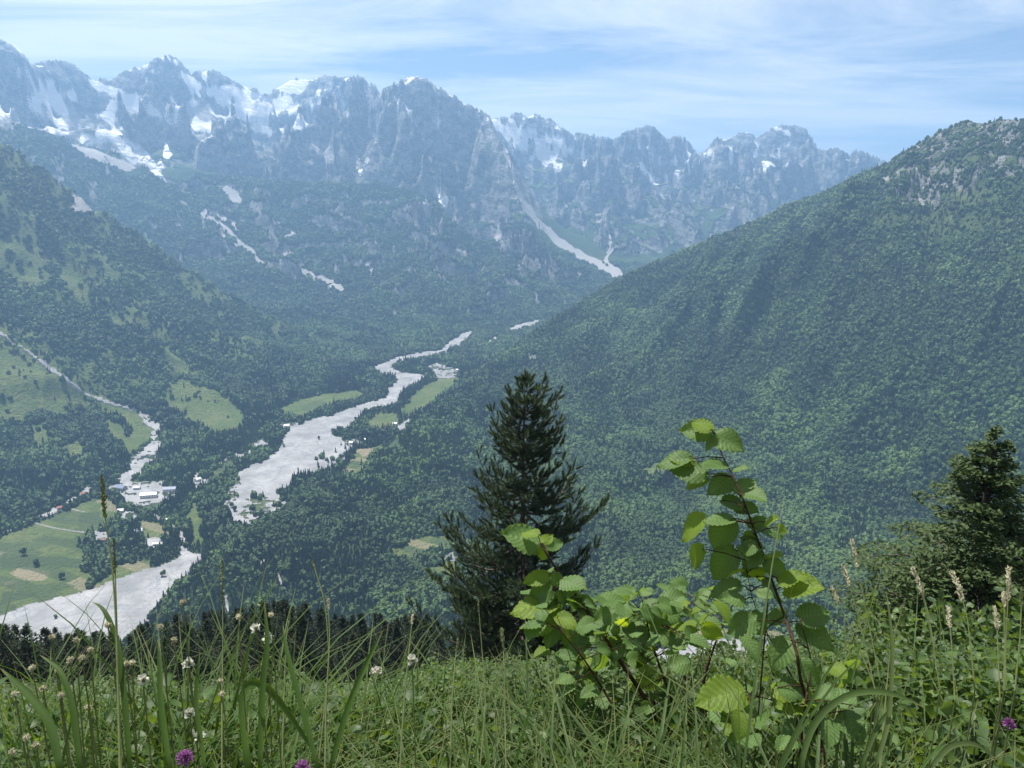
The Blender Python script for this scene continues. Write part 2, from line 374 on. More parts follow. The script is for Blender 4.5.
snow = union(
 sn([(50,97),(58,104),(62,112)], 22), sn([(85,136),(100,144)], 30), sn([(120,98),(112,106),(106,116),(104,126),(112,138),(126,150),(140,160),(157,168)], (50, 30)), sn([(118,98),(128,103)], (26, 14)),
 sn([(92,81),(104,88),(118,95)], 28), sn([(24,103),(34,104),(44,110)], 30), sn([(47,120),(56,127),(65,133)], 26), sn([(0,110),(11,111)], 34), sn([(157,166),(170,180),(177,186)], (34, 14)),
 sn([(178,111),(192,121),(206,135)], 20), sn([(193,78),(198,96)], 14), sn([(150,110),(160,118),(172,122)], 16), sn([(164,150),(168,156)], 22), sn([(34,72),(42,76)], 16), sn([(47,77),(50,82),(58,84)], 18), sn([(70,92),(78,102)], 14), sn([(75,76),(81,77)], 14),
 sn([(203,70),(206,80)], 12), sn([(379,92),(380,100)], 12), sn([(395,85),(405,82),(413,77)], 16), sn([(435,122),(440,124)], 26), sn([(436,190),(444,203)], 26), sn([(446,90),(452,94)], 14), sn([(432,110),(434,115)], 12),
 sn([(295,119),(303,124)], 28), sn([(290,82),(308,83)], 16), sn([(317,93),(326,93)], 16), sn([(330,95),(331,103)], 12), sn([(324,129),(332,132)], 14),
 sn([(494,121),(500,126),(508,137)], 40), sn([(516,134),(522,140)], 16), sn([(540,142),(546,155),(556,164)], 28), sn([(572,134),(584,140),(594,143)], 16), sn([(582,148),(586,158),(583,168)], 22), sn([(526,120),(532,134)], 12),
 sn([(640,143),(650,150),(661,158)], 20), sn([(641,166),(650,172),(657,182)], 30), sn([(678,160),(692,152),(704,150),(718,160)], 24), sn([(756,153),(770,155),(778,152)], 22), sn([(761,160),(766,172),(774,178)], 22), sn([(778,129),(790,133)], 22), sn([(748,138),(757,143)], 12), sn([(790,144),(800,147)], 14), sn([(668,165),(676,162)], 22),
 sn([(352,172),(362,174)], 12))
lay3 = lambda p: fpoly(p)
cirque = union(lay3([(205,88),(215,84),(226,86),(240,88),(262,92),(285,95),(302,103),(306,112),(290,112),(278,112),(270,128),(262,124),(256,112),(246,108),(240,122),(222,126),(212,115),(218,104)]),
   lay3([(280,84),(300,82),(312,88),(300,94),(284,92)]), lay3([(505,122),(560,135),(580,150),(560,170),(530,160),(510,142)]) * .5, lay3([(650,160),(720,145),(760,150),(790,165),(740,175),(660,190)]) * .35)
cn = fbm((X + Y * .2) / 85, (Y * .15 + H * 1.2) / 85, 5, 111, .6)
snow = np.maximum(snow * (cn > -.33), (cn + .28 * (cirque > .9) - .2 * (cirque < .45) > -.06) * (cirque > .2))
snow = np.maximum(snow, ((slope < 1.0) & (H > 1180 + N2 * 200) & (R2 > 4900) & (cn > .10)))
scree = union(fline([(506,150),(512,168),(518,188),(523,202),(533,216),(545,229),(560,243),(580,255),(600,266),(618,277)], (26, 55), 16 + 10),
 fline([(560,243),(585,258),(612,270)], (30, 20), 12 + 10), fline([(0,112),(12,128),(26,145),(38,160)], (24, 16), 20 + 10), fline([(12,112),(30,140),(38,158)], 16, 20 + 10),
 fline([(55,104),(75,124),(95,142),(115,152),(140,162),(158,170)], (60, 50), 20 + 10), fline([(195,108),(200,120),(198,140),(195,160)], (90, 20), 20 + 10),
 fline([(300,140),(320,148),(350,160),(375,168)], 70, 60 + 10) * (cn > -.1), fline([(210,212),(225,225),(240,244),(262,262),(300,275),(342,290)], (26, 12), 16 + 8),
 fline([(72,190),(80,200),(92,212)], 14, 10 + 8), fline([(225,190),(240,200)], 30, 14 + 8) , fline([(495,236),(508,241),(519,250)], 34, 8 + 10), fline([(436,188),(446,204)], 44, 12 + 10),
 fline([(500,190),(498,215),(500,235)], 20, 16 + 10) * (cn > 0), fline([(610,236),(612,250),(606,262),(618,270)], (10, 22), 10 + 10), fline([(598,215),(606,228),(612,240)], 40, 30 + 10) * (cn > .05),
 fline([(646,170),(655,185),(664,198)], (60, 20), 20 + 10), fline([(275,225),(285,240),(282,258)], 26, 20 + 10) * (cn > .05), fline([(425,200),(430,215)], 20, 10 + 10), fline([(365,262),(372,272)], 20, 10 + 8),
 fline([(176,196),(196,212)], 20, 14 + 8) * (cn > 0), fline([(540,270),(560,277)], 10, 8 + 8))

far = R2 > 3300
mountain = (fA > .5) | (fB > .5) | (R2 > 4900)
tree_line = 950 + N3 * 260 + N2 * 90
# rock shows above the tree line and on steep walls
Arel = H - tree_line
rock = np.where(R2 > 3500, np.clip(sstep(-90, 130, Arel + N2 * 120) + sstep(1.05, 1.6, slope + N1 * .25) * .85, 0, 1), 0)
rock = np.where((R2 < 3500), sstep(.62, .75, (fbm(X / 45, Y / 45, 4, 121) * .9 + .35) * sstep(600, 800, H)) * (R2 > 1500) * (X > 0), rock)
rock = np.maximum(rock, lay([(905,190),(925,172),(945,168),(950,185),(945,200),(925,205)], 8) * (N1 > -.02) * .75)
rock = np.maximum(rock, lay([(880,166),(905,152),(925,142),(945,130),(970,122),(1000,122),(1024,122),(1024,135),(985,142),(960,152),(930,155),(900,165)], 6) * (N1 + N2 * .5 > .03) * .6)
rock = np.maximum(rock, lay([(525,352),(535,345),(545,340),(540,356),(528,364)], 4) * .5)
grassy = fpoly([(230,172),(260,168),(300,165),(350,172),(385,178),(370,188),(300,186),(240,190)])       # alpine turf of the bench under the cirque
grassy = np.maximum(grassy, (sstep(-260, -60, Arel) * sstep(80, -60, Arel) * (R2 > 3500) * sstep(-.1, .2, N2) * .7))
openC = (R2 > 1500) * (R2 < 3400) * (X < 0) * sstep(-.03, .11, fbm(X / 110, Y / 200, 4, 131) + .1 * sstep(300, 600, H)) * sstep(60, 140, H)
meadow_soft = np.maximum(meadow, openC * .8)
road = road * (R2 < 3500)
patchy = union(lay([(246,500),(262,494),(285,508),(270,522),(250,528),(240,515)], 3), lay([(312,470),(322,448),(338,440),(348,448),(346,462),(325,472)], 3), lay([(225,490),(240,478),(236,500),(228,505)], 2)) * (N1 + N2 * .4 > .02)
flatm = (H < 14) & (R2 < 1750) & (meadow > .3)
sc1 = np.floor((X * .42 + Y * .91) / 24 + fbm(X / 200, Y / 200, 2, 181) * .6); sc2 = np.floor((X * .91 - Y * .42) / 95 + sc1 * .37)
hs = np.abs(np.sin(sc1 * 12.9898 + sc2 * 78.233) * 43758.5453) % 1
dark_crop = np.maximum(dark_crop, flatm * (hs < .33) * .75); brown = np.maximum(brown, flatm * (hs > .88) * .5); grassy_f = flatm * ((hs > .5) & (hs < .72)) * .8
gravel = np.clip(np.maximum(river * (1 - patchy), fan * (N1 + N2 > -.32)), 0, 1)
forest = (1 - np.clip(union(river, fan, road, meadow, brown, dark_crop, rock * 1.3, snow.astype(float), scree * 1.5), 0, 1))
forest = forest * np.where((openC > .4), .22, 1)
crest = lay([(870,172),(905,150),(925,140),(945,126),(970,118),(1000,116),(1060,112),(1060,170),(1000,175),(960,205),(905,212),(890,195)], 10)
bare = crest * (fbm(X / 38, Y / 38, 4, 171) + .12 * (N2 > 0) > .09)
band = (X > 200) * (R2 > 1900) * sstep(.05, .22, fbm(X / 260, (H + Y * .2) / 45, 4, 172)) * sstep(420, 520, H)
rock = np.maximum(rock, bare * (N1 > -.2) * .62)
meadow_soft = np.maximum(meadow_soft, band * .55)
forest = forest * (1 - .8 * bare) * (1 - .62 * band)
forest = np.maximum(forest, patchy * .10)
forest = np.maximum(forest, meadow * np.where(H > 45, .035, .0))
rk_zone = (R2 > 4700) & (fC2 < .5)
st1 = np.abs(fbm((X + H * .35) / 120, H / 420 + Y / 900, 5, 191, .55)); st2 = np.abs(fbm((X - H * .45) / 140, H / 420 + Y / 900, 5, 192, .55))
streak = (np.minimum(st1, st2) < .022 + .03 * np.clip(cn, 0, .4)) & rk_zone
snow = np.maximum(snow, streak & (H > 1190 + N3 * 160) & (cn > -.12))
scree = np.maximum(scree, (np.minimum(st1, st2) < .013) & rk_zone & (H > 820) & (H < 1300) & (N2 > -.12))
snow = np.clip(snow, 0, 1).astype(float) * (~onC2)
# snow and scree fill the hollows they lie in
sm = np.clip(snow + scree * .8, 0, 1).astype(float) * (R2 > 3000)
def blur(a, n=4):
    for _ in range(n):
        b = a.copy(); b[1:-1] = a[:-2] * .25 + a[1:-1] * .5 + a[2:] * .25; a = b.copy(); a[:, 1:-1] = b[:, :-2] * .25 + b[:, 1:-1] * .5 + b[:, 2:] * .25
    return a
snow = blur(snow, 2); scree = blur(scree.astype(float), 1)
H = H + (blur(H, 16) - H) * blur(sm, 3) * .9
Tn = (H - CAMZ) / R2
print('cover', time.time() - T0)

def grid_mesh(name, Xg, Yg, Zg, attrs):
    nr, na = Xg.shape
    me = bpy.data.meshes.new(name)
    me.vertices.add(nr * na)
    me.vertices.foreach_set('co', np.stack([Xg, Yg, Zg], -1).astype(np.float32).ravel())
    idx = np.arange(nr * na, dtype=np.int32).reshape(nr, na)
    q = np.stack([idx[:-1, :-1], idx[:-1, 1:], idx[1:, 1:], idx[1:, :-1]], -1).reshape(-1, 4)[:, ::-1]
    set_polys(me, q)
    for k, v in attrs.items():
        if v.ndim == 3:
            a = me.attributes.new(k, 'FLOAT_COLOR', 'POINT')
            rgba = np.ones((nr * na, 4), np.float32); rgba[:, :3] = v.reshape(-1, 3)
            if v.shape[2] == 4: rgba = v.reshape(-1, 4).astype(np.float32)
            a.data.foreach_set('color', rgba.ravel())
        else:
            a = me.attributes.new(k, 'FLOAT', 'POINT'); a.data.foreach_set('value', v.astype(np.float32).ravel())
    return me
def set_polys(me, q, smooth=True):
    n, k = q.shape
    me.loops.add(n * k); me.polygons.add(n)
    me.loops.foreach_set('vertex_index', q.astype(np.int32).ravel())
    me.polygons.foreach_set('loop_start', np.arange(0, n * k, k, dtype=np.int32))
    me.polygons.foreach_set('loop_total', np.full(n, k, np.int32))
    me.polygons.foreach_set('use_smooth', np.full(n, smooth))
    me.update(calc_edges=True)

def link(name, me, mat=None, parent=None, **props):
    o = bpy.data.objects.new(name, me); col.objects.link(o)
    if mat is not None and me is not None and not me.materials: me.materials.append(mat)
    if parent is not None: o.parent = parent
    for k, v in props.items(): o[k] = v
    return o

# ------------------------------------------------------------------ node helpers
class NT:
    def __init__(s, name, tree=None):
        if tree is None:
            s.m = bpy.data.materials.new(name); s.m.use_nodes = True; s.t = s.m.node_tree
        else: s.t = tree
        s.t.nodes.clear()
    def n(s, typ, **kw):
        nd = s.t.nodes.new(typ)
        ins = kw.pop('i', {})
        for k, v in kw.items(): setattr(nd, k, v)
        for k, v in ins.items():
            if hasattr(v, 'links') or isinstance(v, bpy.types.NodeSocket): s.t.links.new(v, nd.inputs[k])
            else: nd.inputs[k].default_value = v
        return nd
    def mix(s, f, a, b, mode='MIX'):
        nd = s.t.nodes.new('ShaderNodeMix'); nd.data_type = 'RGBA'; nd.blend_type = mode
        for k, v in ((0, f), (6, a), (7, b)):
            if isinstance(v, bpy.types.NodeSocket): s.t.links.new(v, nd.inputs[k])
            else: nd.inputs[k].default_value = v if k == 0 else (*v, 1)[:4]
        return nd.outputs[2]
    def math(s, op, a, b=0.0, c=None, clamp=False):
        nd = s.t.nodes.new('ShaderNodeMath'); nd.operation = op; nd.use_clamp = clamp
        for k, v in enumerate((a, b) if c is None else (a, b, c)):
            if isinstance(v, bpy.types.NodeSocket): s.t.links.new(v, nd.inputs[k])
            else: nd.inputs[k].default_value = v
        return nd.outputs[0]
    def noise(s, vec, scale, detail=3, rough=.55, dist=0):
        nd = s.n('ShaderNodeTexNoise', i={'Scale': scale, 'Detail': detail, 'Roughness': rough, 'Distortion': dist})
        if vec is not None: s.t.links.new(vec, nd.inputs['Vector'])
        return nd.outputs['Fac']
    def ramp(s, f, stops):
        nd = s.t.nodes.new('ShaderNodeValToRGB'); s.t.links.new(f, nd.inputs[0])
        e = nd.color_ramp.elements
        while len(e) < len(stops): e.new(.5)
        for k, (p, c) in enumerate(stops):
            e[k].position = p; e[k].color = (c, c, c, 1) if isinstance(c, (int, float)) else (*c, 1)
        return nd.outputs[0]
    def rng(s, f, a, b, c=0.0, d=1.0):
        nd = s.n('ShaderNodeMapRange', i={1: a, 2: b, 3: c, 4: d}); s.t.links.new(f, nd.inputs[0]); return nd.outputs[0]
    def out(s, sh, disp=None):
        o = s.t.nodes.new('ShaderNodeOutputMaterial'); s.t.links.new(sh, o.inputs['Surface'])
        return getattr(s, 'm', None)
    def pos(s): return s.n('ShaderNodeNewGeometry').outputs['Position']
    def attr(s, name): return s.n('ShaderNodeAttribute', attribute_name=name)

# ------------------------------------------------------------------ terrain material
def terrain_mat():
    t = NT('terrain ground')
    P = t.pos()
    c1 = t.n('ShaderNodeSeparateColor', i={0: t.attr('cov1').outputs['Color']})     # gravel, meadow, rock
    c2 = t.n('ShaderNodeSeparateColor', i={0: t.attr('cov2').outputs['Color']})     # snow, scree, road
    c3 = t.n('ShaderNodeSeparateColor', i={0: t.attr('cov3').outputs['Color']})     # brown, crop, turf
    big = t.noise(P, .004, 4); mid = t.noise(P, .02, 5, .6); fine = t.noise(P, .12, 5, .65); grain = t.noise(P, .6, 4, .6)
    # forest floor and far canopy
    canopy = t.mix(t.rng(fine, .36, .64), (.028, .052, .022), (.062, .100, .038))
    canopy = t.mix(t.rng(mid, .40, .66), canopy, (.070, .110, .038))
    canopy = t.mix(t.rng(big, .42, .6), canopy, t.mix(.5, canopy, (.025, .045, .025)))
    mead = t.mix(t.rng(mid, .38, .62), (.095, .15, .045), (.165, .20, .075))
    mead = t.mix(t.rng(fine, .45, .7), mead, (.115, .125, .060))
    mead = t.mix(t.rng(grain, .55, .75), mead, (.05, .075, .03))
    # bedded limestone
    sp = t.n('ShaderNodeSeparateXYZ', i={0: P})
    bed = t.n('ShaderNodeCombineXYZ', i={0: t.math('MULTIPLY', sp.outputs[0], .006), 1: t.math('MULTIPLY', sp.outputs[1], .006), 2: t.math('MULTIPLY', t.math('ADD', sp.outputs[2], t.math('MULTIPLY', sp.outputs[0], .3)), .03)})
    beds = t.noise(bed.outputs[0], 1.0, 5, .7, .4)
    crack = t.n('ShaderNodeCombineXYZ', i={0: t.math('MULTIPLY', sp.outputs[0], .02), 1: t.math('MULTIPLY', sp.outputs[1], .008), 2: t.math('MULTIPLY', t.math('ADD', sp.outputs[2], t.math('MULTIPLY', sp.outputs[0], -.25)), .011)})
    cracks = t.noise(crack.outputs[0], 1.0, 6, .7, .3)
    rk = t.mix(t.rng(beds, .35, .65), (.13, .13, .13), (.30, .30, .295))
    rk = t.mix(t.rng(cracks, .44, .60), rk, (.06, .065, .065))
    rk = t.mix(t.rng(mid, .48, .6), rk, (.37, .365, .355))
    rk = t.mix(t.math('MULTIPLY', t.rng(fine, .5, .62), .55), rk, (.09, .12, .06))
    gr = t.mix(t.rng(mid, .35, .65), (.18, .182, .188), (.33, .33, .332))
    gr = t.mix(t.rng(grain, .45, .75), gr, (.20, .198, .195))
    gr = t.mix(t.rng(fine, .56, .72), gr, (.17, .17, .15))
    colr = canopy
    wv = t.n('ShaderNodeTexNoise', i={'Scale': .011, 'Detail': 5.0, 'Roughness': .6, 'Distortion': 1.6, 'Vector': P}).outputs['Fac']
    chan = t.rng(t.math('ABSOLUTE', t.math('SUBTRACT', wv, .5)), 0, .018, 1, 0)
    wv2 = t.n('ShaderNodeTexNoise', i={'Scale': .03, 'Detail': 5.0, 'Roughness': .6, 'Distortion': 1.2, 'Vector': P}).outputs['Fac']
    chan2 = t.rng(t.math('ABSOLUTE', t.math('SUBTRACT', wv2, .52)), 0, .02, 1, 0)
    gr = t.mix(t.math('MULTIPLY', chan, .65), gr, (.12, .14, .16))
    gr = t.mix(t.math('MULTIPLY', chan2, .45), gr, (.15, .15, .135))
    colr = t.mix(c3.outputs[2], colr, t.mix(t.rng(mid, .4, .6), (.10, .13, .06), (.17, .17, .12)))
    colr = t.mix(c1.outputs[1], colr, mead)
    colr = t.mix(c3.outputs[0], colr, t.mix(grain, (.30, .25, .17), (.40, .33, .23)))
    colr = t.mix(c3.outputs[1], colr, t.mix(grain, (.06, .10, .045), (.09, .12, .06)))
    colr = t.mix(t.rng(t.math('ADD', c1.outputs[2], t.math('MULTIPLY', t.math('SUBTRACT', fine, .5), .9)), .4, .6), colr, rk)
    colr = t.mix(t.rng(t.math('ADD', c2.outputs[1], t.math('MULTIPLY', t.math('SUBTRACT', fine, .5), 1.2)), .4, .62), colr, t.mix(grain, (.33, .32, .31), (.46, .45, .43)))
    colr = t.mix(t.rng(c1.outputs[0], .3, .7), colr, gr)
    colr = t.mix(t.rng(c2.outputs[2], .35, .65), colr, (.30, .29, .27))
    colr = t.mix(t.rng(t.math('ADD', c2.outputs[0], t.math('MULTIPLY', t.math('SUBTRACT', fine, .5), .9)), .42, .6), colr, (.93, .94, .95))
    bn = t.n('ShaderNodeBump', i={'Strength': 1.0, 'Distance': 48.0, 'Height': t.math('ADD', t.math('MULTIPLY', t.math('ADD', beds, cracks), t.math('ADD', t.math('MULTIPLY', c1.outputs[2], .8), .02)), t.math('MULTIPLY', fine, t.rng(c1.outputs[0], 0, 1, .35, .03)))})
    b = t.n('ShaderNodeBsdfPrincipled', i={'Base Color': colr, 'Roughness': .95, 'Specular IOR Level': .1, 'Normal': bn.outputs[0]})
    return t.out(b.outputs[0])
M_TERR = terrain_mat()
M_TERR_ = M_TERR
cov1 = np.stack([gravel, meadow_soft, np.clip(rock, 0, 1)], -1)
cov2 = np.stack([snow.astype(float), scree, road], -1)
cov3 = np.stack([brown, dark_crop, np.maximum(grassy, 0)], -1)
cov1[..., 1] = np.maximum(cov1[..., 1], patchy * .8)
terr = link('terrain', grid_mesh('terrain', X, Y, H, {'cov1': cov1, 'cov2': cov2, 'cov3': cov3}), M_TERR, kind='structure')
# the hillside under the camera, all round
ra = np.r_[0.0, np.geomspace(.25, 62, 150)]; aa = np.radians(np.linspace(0, 360, 361))
Ah, Rh = np.meshgrid(aa, ra); Xh, Yh = Rh * np.sin(Ah), Rh * np.cos(Ah)
Zh = hill(Xh, Yh)
Zh = np.where(Rh > 54, Zh - .05, Zh)
M_EARTH = NT('hillside soil')
_p = M_EARTH.pos(); _c = M_EARTH.mix(M_EARTH.noise(_p, 3, 5), (.03, .035, .015), (.085, .075, .04))
M_EARTH = M_EARTH.out(M_EARTH.n('ShaderNodeBsdfPrincipled', i={'Base Color': _c, 'Roughness': 1.0, 'Specular IOR Level': .1}).outputs[0])
link('hillside', grid_mesh('hillside', Xh, Yh, Zh, {}), M_EARTH, kind='structure')
print('terrain mesh', time.time() - T0)
# ------------------------------------------------------------------ mesh buffer
class Buf:
    def __init__(s): s.v = []; s.f = {3: [], 4: []}; s.mi = {3: [], 4: []}; s.n = 0; s.uv = {3: [], 4: []}
    def add(s, v, f, mi=0, uv=None):
        v = np.asarray(v, np.float32).reshape(-1, 3); f = np.asarray(f, np.int32); k = f.shape[1]
        s.v.append(v); s.f[k].append(f + s.n); s.mi[k].append(np.full(len(f), mi, np.int32)); s.n += len(v)
        s.uv[k].append(np.zeros((len(f) * k, 2), np.float32) if uv is None else np.asarray(uv, np.float32).reshape(-1, 2)[f.ravel()])
    def mesh(s, name, mats, smooth=False, uv=False):
        me = bpy.data.meshes.new(name)
        v = np.concatenate(s.v); me.vertices.add(len(v)); me.vertices.foreach_set('co', v.ravel())
        loops = []; st = []; tot = []; mi = []; c = 0; uvs = []
        for k in (3, 4):
            if not s.f[k]: continue
            f = np.concatenate(s.f[k]); loops.append(f.ravel()); st.append(c + np.arange(len(f)) * k); tot.append(np.full(len(f), k)); c += f.size
            mi.append(np.concatenate(s.mi[k])); uvs.append(np.concatenate(s.uv[k]))
        loops = np.concatenate(loops).astype(np.int32); st = np.concatenate(st).astype(np.int32); tot = np.concatenate(tot).astype(np.int32); mi = np.concatenate(mi)
        me.loops.add(len(loops)); me.polygons.add(len(st))
        me.loops.foreach_set('vertex_index', loops); me.polygons.foreach_set('loop_start', st); me.polygons.foreach_set('loop_total', tot)
        me.polygons.foreach_set('material_index', mi); me.polygons.foreach_set('use_smooth', np.full(len(st), smooth))
        if uv:
            l = me.uv_layers.new(name='UVMap'); l.data.foreach_set('uv', np.concatenate(uvs).ravel())
        me.update(calc_edges=True)
        for m in (mats if isinstance(mats, (list, tuple)) else [mats]): me.materials.append(m)
        return me
def norm(v): v = np.asarray(v, float); return v / (np.linalg.norm(v, axis=-1, keepdims=True) + 1e-12)
def tube(B, pts, rad, sides=6, mi=0, cap=True):
    pts = np.asarray(pts, float); n = len(pts); rad = np.broadcast_to(rad, (n,))
    tg = norm(np.gradient(pts, axis=0)); up = np.array([0, 0, 1.0]) if abs(tg[0][2]) < .9 else np.array([1.0, 0, 0])
    a = norm(np.cross(tg, up)); b = np.cross(tg, a)
    th = np.arange(sides) / sides * 2 * PI
    ring = pts[:, None] + rad[:, None, None] * (np.cos(th)[None, :, None] * a[:, None] + np.sin(th)[None, :, None] * b[:, None])
    v = ring.reshape(-1, 3); i = np.arange(n - 1)[:, None] * sides; j = np.arange(sides)[None]; j2 = (j + 1) % sides
    f = np.stack([i + j, i + j2, i + sides + j2, i + sides + j], -1).reshape(-1, 4)
    B.add(v, f, mi)
def frames(d, roll):
    """orthonormal frames whose z axis is d"""
    d = norm(d); ref = np.where(np.abs(d[:, 2:3]) < .95, np.array([[0, 0, 1.0]]), np.array([[1.0, 0, 0]]))
    x = norm(np.cross(ref, d)); y = np.cross(d, x)
    c, s = np.cos(roll)[:, None], np.sin(roll)[:, None]
    return np.stack([x * c + y * s, -x * s + y * c, d], -1)          # columns
def stamp(B, tmpl, pos, Rm, scale, mi=0, uv=None):
    v, f = tmpl; n = len(pos)
    if n == 0: return
    sc_ = np.asarray(scale, float); sc_ = sc_[:, None, None] if sc_.ndim == 1 else sc_[:, None, :]
    V = np.einsum('nij,nkj->nki', Rm, v[None] * sc_) + np.asarray(pos)[:, None]
    Fc = (f[None] + (np.arange(n) * len(v))[:, None, None]).reshape(-1, f.shape[1])
    B.add(V.reshape(-1, 3), Fc, mi, None if uv is None else np.tile(uv, (n, 1)))
def ico(sub=1):
    import bmesh
    bm = bmesh.new(); bmesh.ops.create_icosphere(bm, subdivisions=sub, radius=1)
    v = np.array([x.co[:] for x in bm.verts]); f = np.array([[x.index for x in p.verts] for p in bm.faces]); bm.free()
    return v, f

# ------------------------------------------------------------------ plant materials
def leaf_mat(name, c0, c1, trans=.3, tcol=None, scale=.35, big=.012, rough=.6, objrand=True, hue=None, bright=.0):
    t = NT(name); P = t.pos()
    a = t.rng(t.noise(P, scale, 3), .3, .7)
    if objrand:
        o = t.n('ShaderNodeObjectInfo').outputs['Random']
        a = t.math('ADD', t.math('MULTIPLY', a, .35), t.math('MULTIPLY', o, .65))
    c = t.mix(a, c0, c1)
    if big: c = t.mix(t.rng(t.noise(P, big, 4), .44, .60, 0, .75), c, tuple(x * y for x, y in zip(c1, (1.25, 1.2, .95))))
    if big and objrand: c = t.mix(t.rng(t.noise(P, .0042, 3), .44, .56, .75, 0), c, tuple(q * .70 for q in c0))
    d = t.n('ShaderNodeBsdfPrincipled', i={'Base Color': c, 'Roughness': rough, 'Specular IOR Level': .25})
    tr = t.n('ShaderNodeBsdfTranslucent', i={'Color': c if tcol is None else (*tcol, 1)})
    m = t.n('ShaderNodeMixShader', i={0: trans, 1: d.outputs[0], 2: tr.outputs[0]})
    return t.out(m.outputs[0])
def bark_mat(name, c0, c1, scale=6):
    t = NT(name); P = t.pos(); n = t.noise(P, scale, 5, .7)
    b = t.n('ShaderNodeBump', i={'Strength': .6, 'Distance': .03, 'Height': n})
    d = t.n('ShaderNodeBsdfPrincipled', i={'Base Color': t.mix(t.rng(n, .35, .65), c0, c1), 'Roughness': .95, 'Specular IOR Level': .1, 'Normal': b.outputs[0]})
    return t.out(d.outputs[0])
M_BROAD = leaf_mat('beech foliage', (.044, .084, .029), (.084, .142, .043), .22)
M_CONIF = leaf_mat('spruce foliage', (.022, .044, .024), (.042, .072, .034), .08)
M_PINE = leaf_mat('pine needles', (.026, .046, .020), (.056, .086, .034), .16, scale=1.2, big=0)
M_PINE2 = leaf_mat('dark pine needles', (.024, .038, .020), (.050, .068, .034), .10, scale=.2, big=0)
M_BARK = bark_mat('bark', (.035, .028, .022), (.12, .10, .085))
M_TWIG = bark_mat('twig bark', (.05, .035, .025), (.16, .12, .09), 40)

# ------------------------------------------------------------------ woods: crowns spread over the slopes
I1 = ico(2); I0 = ico(1)
def broad_crown(seed):
    r = np.random.default_rng(seed); B = Buf()
    n = r.integers(6, 9)
    for k in range(n):
        if k == 0: c = np.array([0, 0, .55]); s = .36
        else:
            a = k / (n - 1) * 2 * PI + r.uniform(-.4, .4); q = r.uniform(.22, .34); c = np.array([math.cos(a) * q, math.sin(a) * q, r.uniform(.3, .62)]); s = r.uniform(.17, .27)
        v, f = I1; vv = v * (1 + .22 * r.standard_normal((len(v), 1)))
        B.add(vv * s * np.array([1, 1, r.uniform(.8, 1.1)]) + c, f)
    return B.mesh('wood_crown', M_BROAD)
def conifer_crown(seed, mat=None):
    r = np.random.default_rng(seed); B = Buf(); T = 7; S = 9
    for k in range(T):
        z0 = .12 + .8 * k / T; rad = (.21 * (1 - k / T) + .03)
        a = np.arange(S) / S * 2 * PI + r.uniform(0, 1)
        rr = rad * (1 + .35 * r.standard_normal(S)).clip(.5, 1.6)
        v = np.stack([np.cos(a) * rr, np.sin(a) * rr, z0 + r.uniform(-.04, .02, S)], -1)
        v = np.vstack([v, [[0, 0, min(1.0, z0 + .26)]], [[0, 0, z0 + .03]]])
        f = [[i, (i + 1) % S, S] for i in range(S)] + [[(i + 1) % S, i, S + 1] for i in range(S)]
        B.add(v, f)
    tube(B, [(0, 0, -.05), (0, 0, .3)], .02, 4)
    return B.mesh('spruce_crown', mat or M_CONIF)
crowns = bpy.data.collections.new('wood_crowns')
for k in range(5): crowns.objects.link(bpy.data.objects.new('crown_a%d' % k, broad_crown(k + 1)))
for k in range(3): crowns.objects.link(bpy.data.objects.new('crown_b%d' % k, conifer_crown(k + 11)))

def scatter_group(collection, name='spread'):
    ng = bpy.data.node_groups.new(name, 'GeometryNodeTree')
    ng.interface.new_socket('Geometry', in_out='INPUT', socket_type='NodeSocketGeometry'); ng.interface.new_socket('Geometry', in_out='OUTPUT', socket_type='NodeSocketGeometry')
    gi = ng.nodes.new('NodeGroupInput'); go = ng.nodes.new('NodeGroupOutput'); ip = ng.nodes.new('GeometryNodeInstanceOnPoints')
    ci_ = ng.nodes.new('GeometryNodeCollectionInfo'); ci_.inputs['Collection'].default_value = collection; ci_.inputs['Separate Children'].default_value = True; ci_.inputs['Reset Children'].default_value = True
    L = ng.links.new
    def at_(nm, ty):
        n = ng.nodes.new('GeometryNodeInputNamedAttribute'); n.data_type = ty; n.inputs[0].default_value = nm; return n.outputs[0]
    L(gi.outputs[0], ip.inputs['Points']); L(ci_.outputs[0], ip.inputs['Instance']); ip.inputs['Pick Instance'].default_value = True
    L(at_('kind', 'INT'), ip.inputs['Instance Index']); L(at_('rot', 'FLOAT_VECTOR'), ip.inputs['Rotation']); L(at_('size', 'FLOAT_VECTOR'), ip.inputs['Scale'])
    L(ip.outputs[0], go.inputs[0])
    return ng
def scatter(name, pos, pick_, rot, size, ng, **props):
    me = bpy.data.meshes.new(name); n = len(pos); me.vertices.add(n); me.vertices.foreach_set('co', np.asarray(pos, np.float32).ravel())
    me.attributes.new('kind', 'INT', 'POINT').data.foreach_set('value', np.asarray(pick_, np.int32))
    me.attributes.new('rot', 'FLOAT_VECTOR', 'POINT').data.foreach_set('vector', np.asarray(rot, np.float32).ravel())
    me.attributes.new('size', 'FLOAT_VECTOR', 'POINT').data.foreach_set('vector', np.asarray(size, np.float32).ravel())
    o = link(name, me, None, **props); m = o.modifiers.new('spread', 'NODES'); m.node_group = ng
    return o
VISd = VIS.copy()
for _ in range(3):
    VISd[1:] |= VISd[:-1]; VISd[:-1] |= VISd[1:]
CN = fbm(X / 130, Y / 130, 3, 141)
